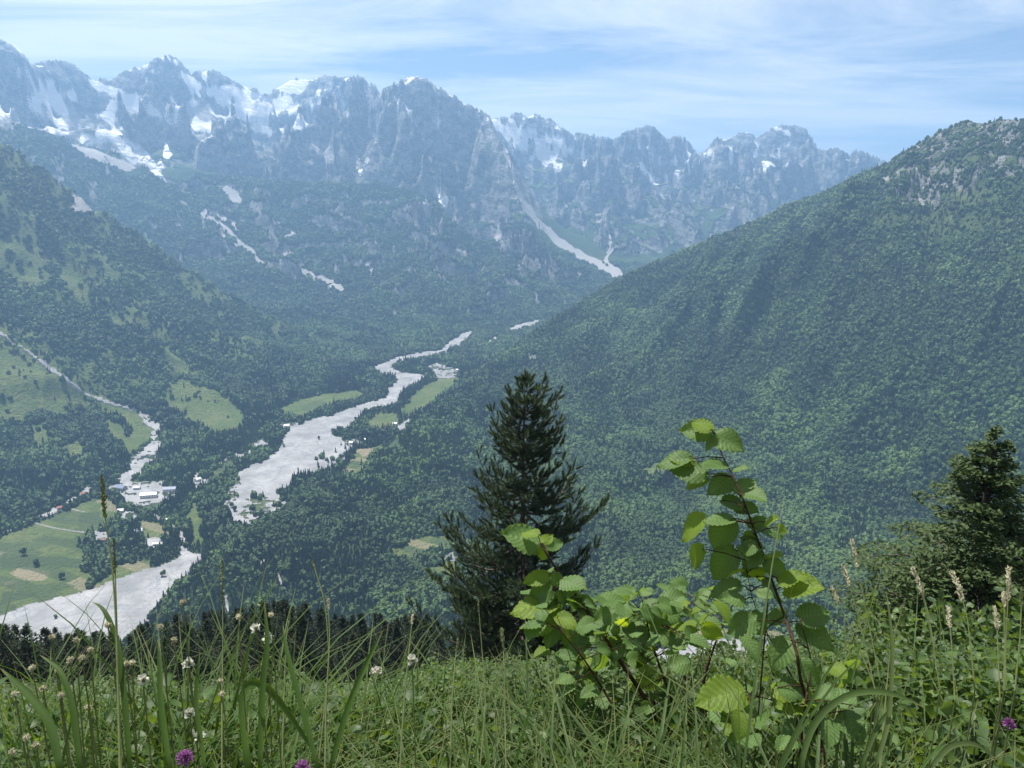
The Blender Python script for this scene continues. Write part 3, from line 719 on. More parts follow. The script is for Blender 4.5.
def wood_points(r0, r1, s, keep=1.0):
    x0, x1 = -r1 * math.sin(AZ[-1]), r1 * math.sin(AZ[-1])
    gx_, gy_ = np.meshgrid(np.arange(x0, x1, s), np.arange(0, r1, s * .9))
    x = (gx_ + rng.uniform(-.48, .48, gx_.shape) * s).ravel(); y = (gy_ + rng.uniform(-.48, .48, gx_.shape) * s).ravel()
    r = np.hypot(x, y); az = np.arctan2(x, y)
    m = (r > r0) & (r < r1) & (np.abs(az) < math.radians(46)); x, y = x[m], y[m]
    f = sample(forest, x, y); v = sample(VISd, x, y)
    m = v & (rng.random(len(x)) < f * keep); x, y = x[m], y[m]
    return x, y
allp = []; allk = []; alls = []
for r0, r1, s, d, keep in ((850, 1500, 5.9, 8.2, 1), (1500, 2300, 6.8, 9.3, 1), (2300, 3400, 8.4, 11, 1), (3400, 4900, 12.5, 14.5, .95)):
    x, y = wood_points(r0, r1, s, keep)
    z = ground(x, y); cn_ = sample(CN, x, y); r = np.hypot(x, y)
    flat = z < zfloor(x, y) + 22
    pc = np.clip(.12 + (cn_ > .05) * .45 + flat * (x < -200) * .35 + (x > -380) * (x < 60) * (z < 130) * .25, 0, .92) * np.where(r > 2600, .4, 1)
    k = np.where(rng.random(len(x)) < pc, 5 + rng.integers(0, 3, len(x)), rng.integers(0, 5, len(x)))
    dd = d * rng.uniform(.6, 1.22, len(x)) * (1 + .9 * np.clip(fbm(x / 75, y / 75, 3, 311), -.35, .4))
    # stunted beside bare ground and high up
    dd *= np.where(z > 1150, .6, 1) * np.where((sample(crest, x, y) > .5), .7, 1)
    hh = np.where(k >= 5, dd * rng.uniform(1.4, 1.9, len(x)), dd * rng.uniform(1.45, 1.9, len(x)))
    dd = np.where(k >= 5, dd * 1.15, dd * 1.15)
    z = z - np.where(k >= 5, .5, hh * .22)
    allp.append(np.stack([x, y, z], -1)); allk.append(k); alls.append(np.stack([dd, dd, hh], -1))
P_, K_, S_ = np.concatenate(allp), np.concatenate(allk), np.concatenate(alls)
print('trees', len(P_), [len(a) for a in allp])
R_ = np.stack([rng.uniform(-.08, .08, len(P_)), rng.uniform(-.08, .08, len(P_)), rng.uniform(0, 6.28, len(P_))], -1)
NG = scatter_group(crowns)
scatter('forest', P_, K_, R_, S_, NG, kind='stuff', label='unbroken beech and spruce forest covering the valley slopes')
print('forest', time.time() - T0)
# ------------------------------------------------------------------ individual trees
def tag(o, label, cat, group=None):
    o['label'] = label; o['category'] = cat
    if group: o['group'] = group
    return o
def empty(name, loc, rz=0.0):
    o = bpy.data.objects.new(name, None); col.objects.link(o); o.location = loc; o.rotation_euler = (0, 0, rz); o.empty_display_size = .2
    return o
def tan_at(px, py): return float(azt(px, py)[1])
def on_hill(px, r, py=690):
    az = float(azt(px, py)[0]); x, y = r * math.sin(az), r * math.cos(az)
    return x, y, float(hill(np.array(x), np.array(y)))

def shoot_tmpl(seed, n, length, needle, width, ang=.75, k=1):
    """a bottle brush of needles along +z"""
    r = np.random.default_rng(seed); V = []; Fc = []
    for i in range(n):
        t = (i + .5) / n; th = i * 2.399 + r.uniform(-.2, .2); a = ang * (1.15 - .55 * t) + r.uniform(-.12, .12)
        b = np.array([0, 0, t * length * .92]); d = np.array([math.cos(th) * math.sin(a), math.sin(th) * math.sin(a), math.cos(a)])
        s = np.array([-math.sin(th), math.cos(th), 0]) * width / 2; L = needle * r.uniform(.8, 1.15)
        V += [b - s, b + s, b + d * L]; Fc.append([3 * i, 3 * i + 1, 3 * i + 2])
    return np.array(V), np.array(Fc)

def pine(seed, height, prof_l, prof_r, whorl, nb, n_need, need, nwid, shoot_len, step, sub_first=.25, base_r=.2, lean=0.0, bare=0.0, sag=.12, drop=0.0):
    """trunk mesh and crown mesh; prof_* = half width of the crown over the height fraction"""
    r = np.random.default_rng(seed); T = Buf(); C = Buf()
    tp = [(lean * (t ** 2) + .10 * math.sin(t * 7 + seed) * height * .02, .08 * math.sin(t * 5 + seed * 2) * height * .02, t * height) for t in np.linspace(0, 1, 14)]
    tp = np.array(tp); tp[0, 2] = -.8
    tube(T, tp, base_r * (1 - np.linspace(0, 1, 14)) ** .8 + .012, 9)
    pos = []; dr = []; scl = []
    z = height * .985; tr = np.array(tp)
    zs = []
    while z > height * .06:
        zs.append(z); z -= whorl * r.uniform(.7, 1.3) * (.55 + .45 * min(1, (height - z) / (height * .3)))
    trunk_at = lambda zz: np.array([np.interp(zz, tr[:, 2], tr[:, 0]), np.interp(zz, tr[:, 2], tr[:, 1]), zz])
    for z in zs:
        f = z / height; wl = np.interp(f, *prof_l); wr = np.interp(f, *prof_r)
        n = max(2, int(round(nb * r.uniform(.75, 1.25)))); a0 = r.uniform(0, 6.28)
        for k in range(n):
            a = a0 + k / n * 2 * PI + r.uniform(-.35, .35); ca = math.cos(a)
            L = (wl * (1 - ca) / 2 + wr * (1 + ca) / 2) * r.uniform(.5, 1.12)
            if r.random() < drop: continue
            if L < .05: continue
            o = trunk_at(z); hd = np.array([math.cos(a), math.sin(a), 0]); rise = .34 * f ** 2 + .0; cz = r.uniform(-.08, .12)
            m = max(5, int(L / .3) + 3); t = np.linspace(0, 1, m)
            side = np.array([-hd[1], hd[0], 0]) * r.uniform(-.18, .18)
            bp = o + hd * (t * L)[:, None] + side * (t ** 2 * L)[:, None] + np.array([0, 0, 1.0]) * ((t * rise - sag * np.sin(t * PI) + .20 * t ** 3 + cz * t) * L)[:, None]
            tube(T, bp, (.012 + .028 * min(1.5, L / 3)) * (1 - t * .8) * (height / 16 + .2), 5)
            if r.random() < bare * (1 - f): continue
            dirs = norm(np.gradient(bp, axis=0))
            tw = np.arange(sub_first, 1.0, step / max(L, .3))
            for q in tw:
                for sgn in (-1, 1):
                    if r.random() < .12: continue
                    p = np.array([np.interp(q, t, bp[:, c]) for c in range(3)]); d0 = np.array([np.interp(q, t, dirs[:, c]) for c in range(3)])
                    sd = np.cross(d0, [0, 0, 1]); sd = sd / (np.linalg.norm(sd) + 1e-6) * sgn
                    dd = norm(d0 * .75 + sd * r.uniform(.6, 1.0) + np.array([0, 0, r.uniform(-.1, .35)]))
                    l = L * .34 * (1.15 - q) * r.uniform(.6, 1.2) + shoot_len * .4
                    e = p + dd * l + np.array([0, 0, .12 * l])
                    if l > shoot_len * .6: tube(T, [p, (p + e) / 2 + [0, 0, -.02 * l], e], [.010, .007, .004], 3)
                    ns = max(1, int(l / (shoot_len * .46)))
                    for s in range(ns):
                        w = (s + 1) / ns; pp = p + (e - p) * w - dd * shoot_len * .35
                        pos.append(pp + r.normal(0, .03, 3)); dr.append(norm(dd + np.array([r.normal(0, .32), r.normal(0, .32), .45 + r.normal(0, .22)]))); scl.append(r.uniform(.75, 1.2))
            pos.append(bp[-1] - dirs[-1] * shoot_len * .4); dr.append(norm(dirs[-1] + [0, 0, .5])); scl.append(1.1)
    pos.append(tp[-1] - [0, 0, shoot_len * .5]); dr.append(np.array([0, 0, 1.0])); scl.append(1.2)
    pos, dr, scl = np.array(pos), np.array(dr), np.array(scl)
    fr = frames(dr, r.uniform(0, 6.28, len(pos)))
    tm = [shoot_tmpl(seed * 10 + j, n_need, shoot_len, need, nwid) for j in range(4)]
    w = r.integers(0, 4, len(pos))
    for j in range(4):
        k = w == j; stamp(C, tm[j], pos[k], fr[k], scl[k])
    return T, C, len(pos)

# the large pine in the middle
bx_, by_, bz_ = on_hill(521, 38.0)
top_z = CAMZ + 38.0 * tan_at(519, 376)
Hp = top_z - bz_; m = 38.0 / F * 1.13
ys = [376, 384, 400, 420, 440, 455, 470, 490, 510, 530, 550, 565, 590, 620, 650, 690, 720]
wl = [2, 6, 22, 22, 46, 40, 42, 60, 78, 76, 92, 80, 84, 98, 92, 84, 60]
wr = [2, 14, 34, 36, 50, 44, 50, 44, 72, 78, 76, 98, 66, 62, 70, 72, 60]
fr_ = [max(0, (CAMZ + 38.0 * tan_at(520, y) - bz_) / Hp) for y in ys][::-1]
T, C, n = pine(5, Hp, (fr_, [max(1.5, w - 7) * m * 1.12 for w in wl][::-1]), (fr_, [max(1.5, w - 7) * m * 1.12 for w in wr][::-1]), 0.74, 5.2, 56, .22, .034, .42, .40, .20, .2, .2, .10, .22)
print('pine shoots', n, 'height', Hp)
root = tag(empty('pine_tree', (bx_, by_, bz_)), 'tall dark pine with pointed open top standing alone in the middle before the valley', 'pine tree')
link('trunk', T.mesh('pine_trunk', M_BARK, True), parent=root); link('crown', C.mesh('pine_crown', M_PINE), parent=root)

# pines on the hillside below
variants = []
for k in range(6):
    h = 16.0; wmax = [3.0, 3.5, 2.6, 3.2, 3.8, 2.8][k]
    pf = ([0, .12, .28, .5, .75, .92, 1], [wmax * a for a in (.5, .85, 1.0, .80, .42, .12, .0)])
    T, C, n = pine(40 + k, h, pf, pf, 1.0, 5.5, 10, .42, .20, .66, .85, .25, .2, 0, .05, .05)
    variants.append((T.mesh('pine_trunk', M_BARK, True), C.mesh('pine_crown', M_PINE2))); 
print('variant shoots', n)
def place_tree(name, x, y, z, h, var, label, cat, group, base=16.0, parts=('trunk', 'crown'), wide=1.0):
    e = empty(name, (x, y, z), random.uniform(0, 6.28)); e.scale = (h / base * wide, h / base * wide, h / base); tag(e, label, cat, group)
    for p, me in zip(parts, var): link(p, me, parent=e)
    return e
# rows on the hill, each crown clear of the next
near = []; rest = []
r = 88.0; row = 0
while r < 420:
    step = .043 * (1 if r < 300 else .8)
    for az in np.arange(-.70 + (row % 2) * step / 2, .66, step):
        a = az + random.uniform(-.4, .4) * step; q = r * random.uniform(.97, 1.03); x, y = q * math.sin(a), q * math.cos(a); z = float(hill(np.array(x), np.array(y))) - .2
        tt = .578 + .045 * float(sstep(.36, .56, -a)) + random.uniform(0, 1) ** 1.4 * .085 + .018 * float(perlin(np.array(a * 9), np.array(.3), 8)) if a < .10 else .672 + random.uniform(0, .02)
        tt *= math.cos(a) ** 1.2
        h = (CAMZ - z) - tt * q; h = min(h, random.uniform(18, 24)); h = max(h, 3.5)
        (near if a < .11 and r < 330 else rest).append((q, x, y, a, z, h))
    r *= 1.062; row += 1
rest += near[296:]; near = near[:296]
for i, (r, x, y, az, z, h) in enumerate(near):
    place_tree('pine_tree', x, y, z, h, variants[random.randrange(6)], 'dark pine among the others in the wood on the slope below the grass', 'pine tree', 'pines of the wood on the slope below', wide=(16 / h) ** .35)
print('near pines', len(near), 'rest', len(rest))
# the rest of the hill's wood, partly broadleaf
hp = []; hk = []; hs = []
for (r, x, y, az, z, h) in rest:
    hp.append((x, y, z)); k = random.choice([8, 8, 9, 9, 10]); hk.append(k); hs.append((h / 16,) * 3)
pc = bpy.data.collections.new('hill_crowns')
for o in list(crowns.objects): pc.objects.link(o)
for k in range(3):
    B = Buf(); B.v = []; 
    T, C, n = pine(90 + k, 16, pf, pf, 1.5, 4.5, 7, .5, .16, .9, 1.3, .3, .2, 0, .1, .05)
    o = bpy.data.objects.new('crown_c%d' % k, C.mesh('hill_pine', M_PINE2)); pc.objects.link(o)
for gx_ in np.arange(-620, 620, 9.5):
    for gy_ in np.arange(60, 900, 9.5):
        x = gx_ + random.uniform(-4, 4); y = gy_ + random.uniform(-4, 4); r = math.hypot(x, y); az = math.atan2(x, y)
        if abs(az) > .7 or r < 430 or r > 880: continue
        z = float(ground(x, y))
        if z < 3: continue
        if sample(river, np.array(x), np.array(y)) > 0: continue
        hp.append((x, y, z)); hk.append(random.choice([0, 1, 2, 3, 4, 8, 9])); h = random.uniform(8, 12)
        hs.append((h / 16,) * 3 if hk[-1] >= 8 else (h * .9, h * .9, h))
# shrubs between
for i in range(1500):
    az = random.uniform(-.68, .68); r = 110 * (430 / 110) ** random.random(); x, y = r * math.sin(az), r * math.cos(az)
    z = float(hill(np.array(x), np.array(y))); h = random.uniform(1.0, 2.4); hp.append((x, y, z - h * .35)); hk.append(random.randrange(5)); hs.append((h * 1.7, h * 1.7, h * 1.2))
hp = np.array(hp); rr_ = np.stack([np.zeros(len(hp)), np.zeros(len(hp)), rng.uniform(0, 6.28, len(hp))], -1)
scatter('hillside_wood', hp, hk, rr_, hs, scatter_group(pc, 'spread_hill'), kind='stuff', label='mixed wood and scrub lower down the near hillside')

# lone trees of the valley floor
def lone_mesh(seed):
    r = np.random.default_rng(seed); B = Buf()
    for k in range(12):
        a = r.uniform(0, 6.28); q = .3 * math.sqrt(r.random()); c = np.array([math.cos(a) * q, math.sin(a) * q, r.uniform(.32, .8)]); s = r.uniform(.13, .22)
        v, f = I1; B.add(v * (1 + .3 * r.standard_normal((len(v), 1))) * s + c, f)
    T = Buf(); tube(T, [(0, 0, -.1), (.01, 0, .3), (0, .01, .55)], [.035, .028, .015], 6)
    return T.mesh('lone_trunk', M_BARK, True), B.mesh('lone_crown', M_BROAD)
lones = [lone_mesh(s) for s in (3, 4, 5)]
spr = []
for s in (21, 22):
    C = conifer_crown(s); T = Buf(); tube(T, [(0, 0, -.05), (0, 0, .25), (0, 0, .9)], [.022, .018, .004], 6); spr.append((T.mesh('spruce_trunk', M_BARK, True), C))
LT = [(24,555,15,'round dark tree standing alone in the pasture, leftmost of the three'), (37,566,14,'round dark tree in the pasture beside the ploughed brown field'), (62,579,12,'round dark tree in the pasture right of the brown field'),
 (163,576,11,'single dark tree standing on the gravel of the lower river bed'), (256,498,9,'small tree alone in the middle of the wide gravel bed'), (232,507,12,'pair of dark trees on the gravel, upper left one'), (235,511,12,'pair of dark trees on the gravel, lower right one'),
 (254,510,9,'small tree on the gravel next to the patchy scrub'), (238,497,7,'bush on the gravel near the left bank woods'), (227,606,8,None), (56,618,6,'small bush on the pale gravel of the lower river bed, left end'), (27,627,7,'dark bush on the gravel close to the left picture edge'),
 (319,439,9,'small dark tree on the upper gravel bed beside the rubble'), (284,447,7,'small bush on the upper gravel bed'), (345,470,10,'tree at the lower tip of the bright green field'), (110,500,11,'dark tree in the meadow by the road junction, left one'), (117,504,12,'dark tree in the meadow by the road junction, right one'),
 (70,506,8,'small tree beside the valley road at the meadow edge'), (200,398,9,'dark tree on the pale hillside clearing'), (215,402,8,'dark tree on the right of the pale hillside clearing'), (66,409,12,'dark tree on the green hillside meadow'), (152,420,10,'tree above the top of the gravel fan'), (405,418,9,'tree in the far riverside meadow'), (228,418,9,'tree at the lower edge of the pale clearing')]
for px, py, h, lab in LT:
    if lab is None: continue
    x, y = pick(px, py); z = float(ground(x, y))
    place_tree('tree', x, y, z - .3, h, random.choice(lones), lab, 'tree', 'lone trees on the valley floor', 1.0, wide=.9)

# the layered tree on the right
def layered_tree(seed, h, prof_l, prof_r, n_leaf=82, leaf=.085):
    r = np.random.default_rng(seed); T = Buf(); C = Buf()
    tp = np.array([(.05 * math.sin(t * 6), .04 * math.sin(t * 4), t * h) for t in np.linspace(0, 1, 12)]); tp[0, 2] = -.6
    tube(T, tp, .15 * (1 - np.linspace(0, 1, 12)) ** .9 + .008, 8)
    P0 = []; N0 = []; z = h * .98
    while z > h * .05:
        f = z / h
        for k in range(r.integers(4, 8)):
            a = r.uniform(0, 6.28); ca = math.cos(a)
            L = (np.interp(f, *prof_l) * (1 - ca) / 2 + np.interp(f, *prof_r) * (1 + ca) / 2) * r.uniform(.6, 1.12)
            if L < .1: continue
            hd = np.array([math.cos(a), math.sin(a), 0]); t = np.linspace(0, 1, 7); up = .25 + .5 * f ** 2
            bp = np.array([np.interp(z, tp[:, 2], tp[:, 0]), np.interp(z, tp[:, 2], tp[:, 1]), z]) + hd * (t * L)[:, None] + np.array([0, 0, 1.0]) * ((t * up - .28 * t ** 2) * L)[:, None]
            tube(T, bp, (.012 + .008 * L) * (1 - .85 * t), 4)
            nl = int(n_leaf * L)
            q = r.uniform(.15, 1.03, nl) ** .8; sd = np.array([-hd[1], hd[0], 0])
            w = L * .30 * np.sin(np.clip(q, 0, 1) * 2.7) + .05; lat = r.uniform(-1, 1, nl) * w
            base = np.stack([np.interp(q, t, bp[:, c]) for c in range(3)], -1)
            P0.append(base + sd * lat[:, None] + np.array([0, 0, 1.0]) * (r.normal(0, .05, nl) - .12 * np.abs(lat))[:, None]); N0.append(norm(np.array([0, 0, 1.0]) + r.normal(0, .45, (nl, 3))))
        z -= h * .022 * r.uniform(.6, 1.4)
    P0 = np.concatenate(P0); N0 = np.concatenate(N0)
    tm = (np.array([[0, -1, 0], [.5, 0, .12], [0, 1, 0], [-.5, 0, .12]], float), np.array([[0, 1, 2, 3]]))
    stamp(C, tm, P0, frames(N0, r.uniform(0, 6.28, len(P0))), r.uniform(.7, 1.3, len(P0)) * leaf)
    print('layered leaves', len(P0))
    return T, C
M_BEECH = leaf_mat('layered tree leaves', (.042, .072, .022), (.090, .135, .040), .32, scale=1.5, big=0)
r_ = 24.0
x, y, z = on_hill(986, r_, 500); ht = CAMZ + r_ * tan_at(985, 424) - z; mm = r_ / F * 1.2
fy = [424, 440, 470, 500, 530, 560, 590, 620, 660, 720]; fh = [max(0, (CAMZ + r_ * tan_at(990, q) - z) / ht) for q in fy][::-1]
T, C = layered_tree(3, ht, (fh, [q * mm for q in (1, 7, 22, 38, 48, 66, 88, 90, 80, 60)][::-1]), (fh, [q * mm for q in (1, 8, 20, 30, 44, 64, 80, 90, 70, 50)][::-1]))
root = tag(empty('beech_tree', (x, y, z)), 'dark leafy tree with flat layered branches near the right edge', 'tree')
link('trunk', T.mesh('beech_trunk', M_BARK, True), parent=root); link('crown', C.mesh('beech_crown', M_BEECH), parent=root)
for px, top, r_, lab in ((918, 574, 27.0, 'low spreading tree at the left foot of the layered tree'), (1048, 560, 26.0, 'low spreading tree cut by the right picture edge')):
    x, y, z = on_hill(px, r_, 600); ht = CAMZ + r_ * tan_at(px, top) - z
    T, C = layered_tree(int(px), ht, ([0, .4, .8, 1], [1.3, 2.0, 1.2, .3]), ([0, .4, .8, 1], [1.3, 2.0, 1.2, .3]))
    root = tag(empty('beech_tree', (x, y, z)), lab, 'tree'); link('trunk', T.mesh('beech_trunk', M_BARK, True), parent=root); link('crown', C.mesh('beech_crown', M_BEECH), parent=root)
# pale boulder on the slope
v, f = ico(3); v = v * (1 + .45 * fbm(v[:, 0] * 2, v[:, 1] * 2 + v[:, 2] * 1.7, 3, 7)[:, None]) * [1.0, .8, .75]
B = Buf(); B.add(v, f); t = NT('boulder'); P = t.pos(); nn = t.noise(P, 3, 6, .7)
mb = t.out(t.n('ShaderNodeBsdfPrincipled', i={'Base Color': t.mix(nn, (.15, .13, .12), (.34, .30, .28)), 'Roughness': .95}).outputs[0])
x, y, z = on_hill(378, 40.0); o = link('boulder', B.mesh('boulder', mb, False)); o.location = (x, y, CAMZ + 40 * tan_at(378, 672)); o.scale = (.42,) * 3
tag(o, 'pale pinkish boulder on the slope left of the tall pine', 'boulder')
print('trees built', time.time() - T0)
# ------------------------------------------------------------------ houses of the valley
def flat_mat(name, c, rough=.8):
    t = NT(name); n = t.noise(t.pos(), .8, 4); return t.out(t.n('ShaderNodeBsdfPrincipled', i={'Base Color': t.mix(t.rng(n, .3, .7), tuple(q * .82 for q in c), c), 'Roughness': rough}).outputs[0])
M_WALLW = flat_mat('white render wall', (.62, .60, .56)); M_WALLS = flat_mat('stone wall', (.34, .31, .28)); M_WIN = flat_mat('window glass', (.03, .04, .05), .2); M_DOOR = flat_mat('wooden door', (.12, .07, .04))
ROOF = {'red': flat_mat('red tile roof', (.30, .12, .08)), 'grey': flat_mat('grey metal roof', (.42, .44, .46), .4), 'blue': flat_mat('blue grey roof', (.17, .21, .30), .5), 'white': flat_mat('white roof', (.68, .68, .68), .5), 'brown': flat_mat('brown roof', (.20, .13, .09))}
def box(B, x0, x1, y0, y1, z0, z1):
    v = [(x, y, z) for x in (x0, x1) for y in (y0, y1) for z in (z0, z1)]
    B.add(v, [(0, 1, 3, 2), (4, 6, 7, 5), (0, 4, 5, 1), (2, 3, 7, 6), (0, 2, 6, 4), (1, 5, 7, 3)])
def house(px, py, w, d, h, roof, wall, rz, label):
    x, y = pick(px, py); z = float(ground(x, y)); e = empty('house', (x, y, z - .3), math.radians(rz)); tag(e, label, 'house', 'houses of the valley village')
    B = Buf(); box(B, -w / 2, w / 2, -d / 2, d / 2, -1.5, h); v0 = [(-w / 2 + .05, -d / 2 + .05, h), (-w / 2 + .05, d / 2 - .05, h), (-w / 2 + .05, 0, h + d * .3)]; B.add(v0, [(0, 1, 2)]); B.add([(-a, b, c) for a, b, c in v0], [(0, 2, 1)])
    link('wall', B.mesh('house_wall', wall), parent=e)
    R = Buf(); o = .5; k = d * .32; t_ = .2
    for s in (-1, 1):
        v = [(-w / 2 - o, s * (d / 2 + o), h - o * .6), (w / 2 + o, s * (d / 2 + o), h - o * .6), (w / 2 + o, 0, h + k), (-w / 2 - o, 0, h + k)]; v += [(a, b, c + t_) for a, b, c in v]
        R.add(v, [(0, 1, 2, 3), (4, 5, 6, 7), (0, 1, 5, 4), (1, 2, 6, 5), (2, 3, 7, 6), (3, 0, 4, 7)])
    ro = link('roof', R.mesh('house_roof', ROOF[roof]), parent=e)
    Cb = Buf(); box(Cb, w * .2, w * .2 + .8, -.4, .4, h + k * .5, h + k + 1.2); link('chimney', Cb.mesh('chimney', M_WALLS), parent=ro)
    D = Buf(); box(D, -.6, .6, -d / 2 - .06, -d / 2 + .02, 0, 2.2); link('door', D.mesh('door', M_DOOR), parent=e)
    n = max(2, int(w / 5))
    for i in range(n):
        xc = -w / 2 + (i + .5) * w / n
        if abs(xc) < 1.4: xc += 2.2
        for zf in ([1.2] if h < 5 else [1.2, 4.2]):
            Wb = Buf(); box(Wb, xc - .7, xc + .7, -d / 2 - .05, -d / 2 + .02, zf, zf + 1.4); link('window', Wb.mesh('window', M_WIN), parent=e)
for a in ((149,497,30,12,6.5,'white',M_WALLW,14,'long white building with a pale roof, largest of the village'), (170,491,24,11,6,'blue',M_WALLW,8,'long blue grey roofed building right of the white one'), (121,489,22,13,5,'blue',M_WALLS,-20,'blue roofed building beside the road junction'),
 (198,481,11,8,5,'white',M_WALLW,60,'small white house at the upper right of the village'), (204,485,10,8,5,'blue',M_WALLS,30,'blue roofed house next to the small white one'), (121,512,10,8,4.5,'white',M_WALLW,10,'small white house below the road bend'), (127,529,12,9,5.5,'blue',M_WALLS,-10,'dark roofed house among the trees left of the pale one'),
 (139,533,12,10,6,'grey',M_WALLW,20,'pale house among trees above the lower river'), (168,521,8,6,4,'white',M_WALLW,0,'tiny white hut where the village road ends'), (137,489,12,8,4.5,'grey',M_WALLW,10,'grey roofed house above the long white building'), (104,541,9,7,4,'brown',M_WALLS,0,'brown hut by the pasture edge'), (156,545,9,6,3.5,'white',M_WALLS,10,'low hut on the bare patch near the lower river'),
 (352,444,12,9,5,'grey',M_WALLW,10,'grey roofed house right of the upper gravel bed'), (359,446,10,8,5,'red',M_WALLW,-20,'red roofed house among the far fields'), (366,441,10,8,5,'white',M_WALLW,10,'white house above the brown field'), (386,430,11,8,5,'red',M_WALLS,30,'red roofed house highest in the far fields'), (395,425,10,8,5,'grey',M_WALLW,0,'grey roofed house by the far meadow'),
 (287,427,13,8,5,'white',M_WALLW,0,'white house on the left bank opposite the far fields'), (458,371,14,9,5,'white',M_WALLW,0,'white building on the bare patch by the far river bend'), (84,495,11,7,4.5,'red',M_WALLS,30,'red roofed house on the left valley road'), (60,509,9,7,4,'red',M_WALLS,30,'red roofed hut further down the left valley road')):
    house(*a)
# ------------------------------------------------------------------ foreground plants
def at3(px, py, d):
    x, y, z = ray(px, py); L = math.sqrt(x * x + y * y + z * z); return np.array([x * d / L, y * d / L, CAMZ + z * d / L])
def hz(x, y): return hill(np.asarray(x, float), np.asarray(y, float))

def hazel_leaf(nu, nv, seed, droop=.18, teeth=True):
    """leaf along +y from 0 to 1, +z up; UV across / along"""
    r = np.random.default_rng(seed); NC = 8.0
    u = np.linspace(-1, 1, nu); v = np.linspace(0, 1, nv); U, V = np.meshgrid(u, v)
    w = .405 * np.sin(np.clip(V, 0, 1) ** .86 * PI) ** .66 * (1 - .08 * V) * (1 + .10 * np.sin(V * 3))
    w = np.where(V > .86, w * (1 - (V - .86) / .14 * .7), w)
    if teeth: w = w * (1 + .05 * np.sin(V * 2 * PI * 16) * (np.abs(U) > .85) + .03 * np.sin(V * 2 * PI * 7.3 + seed) * (np.abs(U) > .6))
    Xl = U * w; vein = np.sin((V - .33 * np.abs(U) ** 1.1) * 2 * PI * NC)
    Z = .020 * vein * np.abs(U) ** .5 + .10 * np.abs(U) ** 1.5 * w - droop * V ** 2 - .05 * np.abs(U) * np.sin(V * 4 + seed)
    Z += .02 * np.sin(U * 3 + V * 5 + seed)
    Yl = V - .10 * np.abs(U) * (V > .02) * (1 - V) + .04 * np.abs(U) * 0
    vs = np.stack([Xl, Yl, Z], -1).reshape(-1, 3)
    i = np.arange(nv - 1)[:, None] * nu; j = np.arange(nu - 1)[None]
    f = np.stack([i + j, i + j + 1, i + nu + j + 1, i + nu + j], -1).reshape(-1, 4)
    return vs, f, np.stack([U, V], -1).reshape(-1, 2)
LEAF_HI = [hazel_leaf(11, 65, k, d) for k, d in ((1, .12), (2, .28), (3, .4), (4, .2))]
LEAF_LO = [hazel_leaf(5, 7, k, d, False) for k, d in ((5, .15), (6, .3), (7, .05))]

def hazel_mat(name, c0, c1, tc, trans=.42):
    t = NT(name); uv = t.n('ShaderNodeUVMap').outputs[0]; s = t.n('ShaderNodeSeparateXYZ', i={0: uv}); P = t.pos()
    au = t.math('ABSOLUTE', s.outputs[0])
    ph = t.math('MULTIPLY', t.math('SUBTRACT', s.outputs[1], t.math('MULTIPLY', au, .33)), 8.0 * 2 * PI)
    vein = t.rng(t.math('SINE', ph), -1, -.80, 1, 0)
    mid = t.rng(au, 0, .035, 1, 0)
    vn = t.math('MAXIMUM', vein, mid); rib_shade = t.rng(t.math('SINE', ph), -.2, 1, 0, 1)
    n = t.noise(P, 9, 3); n2 = t.noise(P, 90, 4)
    c = t.mix(t.rng(n, .35, .65), c0, c1); c = t.mix(t.math('MULTIPLY', t.rng(n2, .45, .7), .35), c, tuple(q * .7 for q in c0))
    c = t.mix(t.math('MULTIPLY', rib_shade, .35), c, tuple(q * .55 for q in c0))  # shading of the ribs painted into the leaf colour as darker stripes
    c = t.mix(t.math('MULTIPLY', vn, .5), c, tuple(min(1, q * 1.8) for q in c1))
    b = t.n('ShaderNodeBump', i={'Strength': .5, 'Distance': .002, 'Height': n2})
    d = t.n('ShaderNodeBsdfPrincipled', i={'Base Color': c, 'Roughness': .55, 'Specular IOR Level': .2, 'Normal': b.outputs[0]})
    tr = t.n('ShaderNodeBsdfTranslucent', i={'Color': t.mix(t.math('MULTIPLY', vn, .5), tc, c0)})
    return t.out(t.n('ShaderNodeMixShader', i={0: trans, 1: d.outputs[0], 2: tr.outputs[0]}).outputs[0])
M_HAZ = hazel_mat('hazel leaf', (.068, .125, .034), (.115, .19, .058), (.22, .34, .022))
M_HAZY = hazel_mat('backlit hazel leaf', (.11, .18, .022), (.17, .25, .035), (.36, .46, .02), .55)  # backlit glow put into a yellower, more translucent copy of the leaf
M_STEM = bark_mat('hazel stem', (.03, .016, .012), (.075, .045, .03), 60)

def leaf_frame(P0, P1, nrm):
    y = P1 - P0; L = np.linalg.norm(y); y = y / L; n = nrm - y * np.dot(nrm, y); n = n / (np.linalg.norm(n) + 1e-9); x = np.cross(y, n)
    return np.stack([x, y, n], -1)[None], L
def put_leaf(B, P0, P1, nrm, kind, mi=0, width=1.0, hi=True):
    fr, L = leaf_frame(np.asarray(P0, float), np.asarray(P1, float), np.asarray(nrm, float)); v, f, uv = (LEAF_HI if hi else LEAF_LO)[kind % (4 if hi else 3)]
    stamp(B, (v * [width, 1, 1], f), [P0], fr, [[L, L, L]], mi, uv)

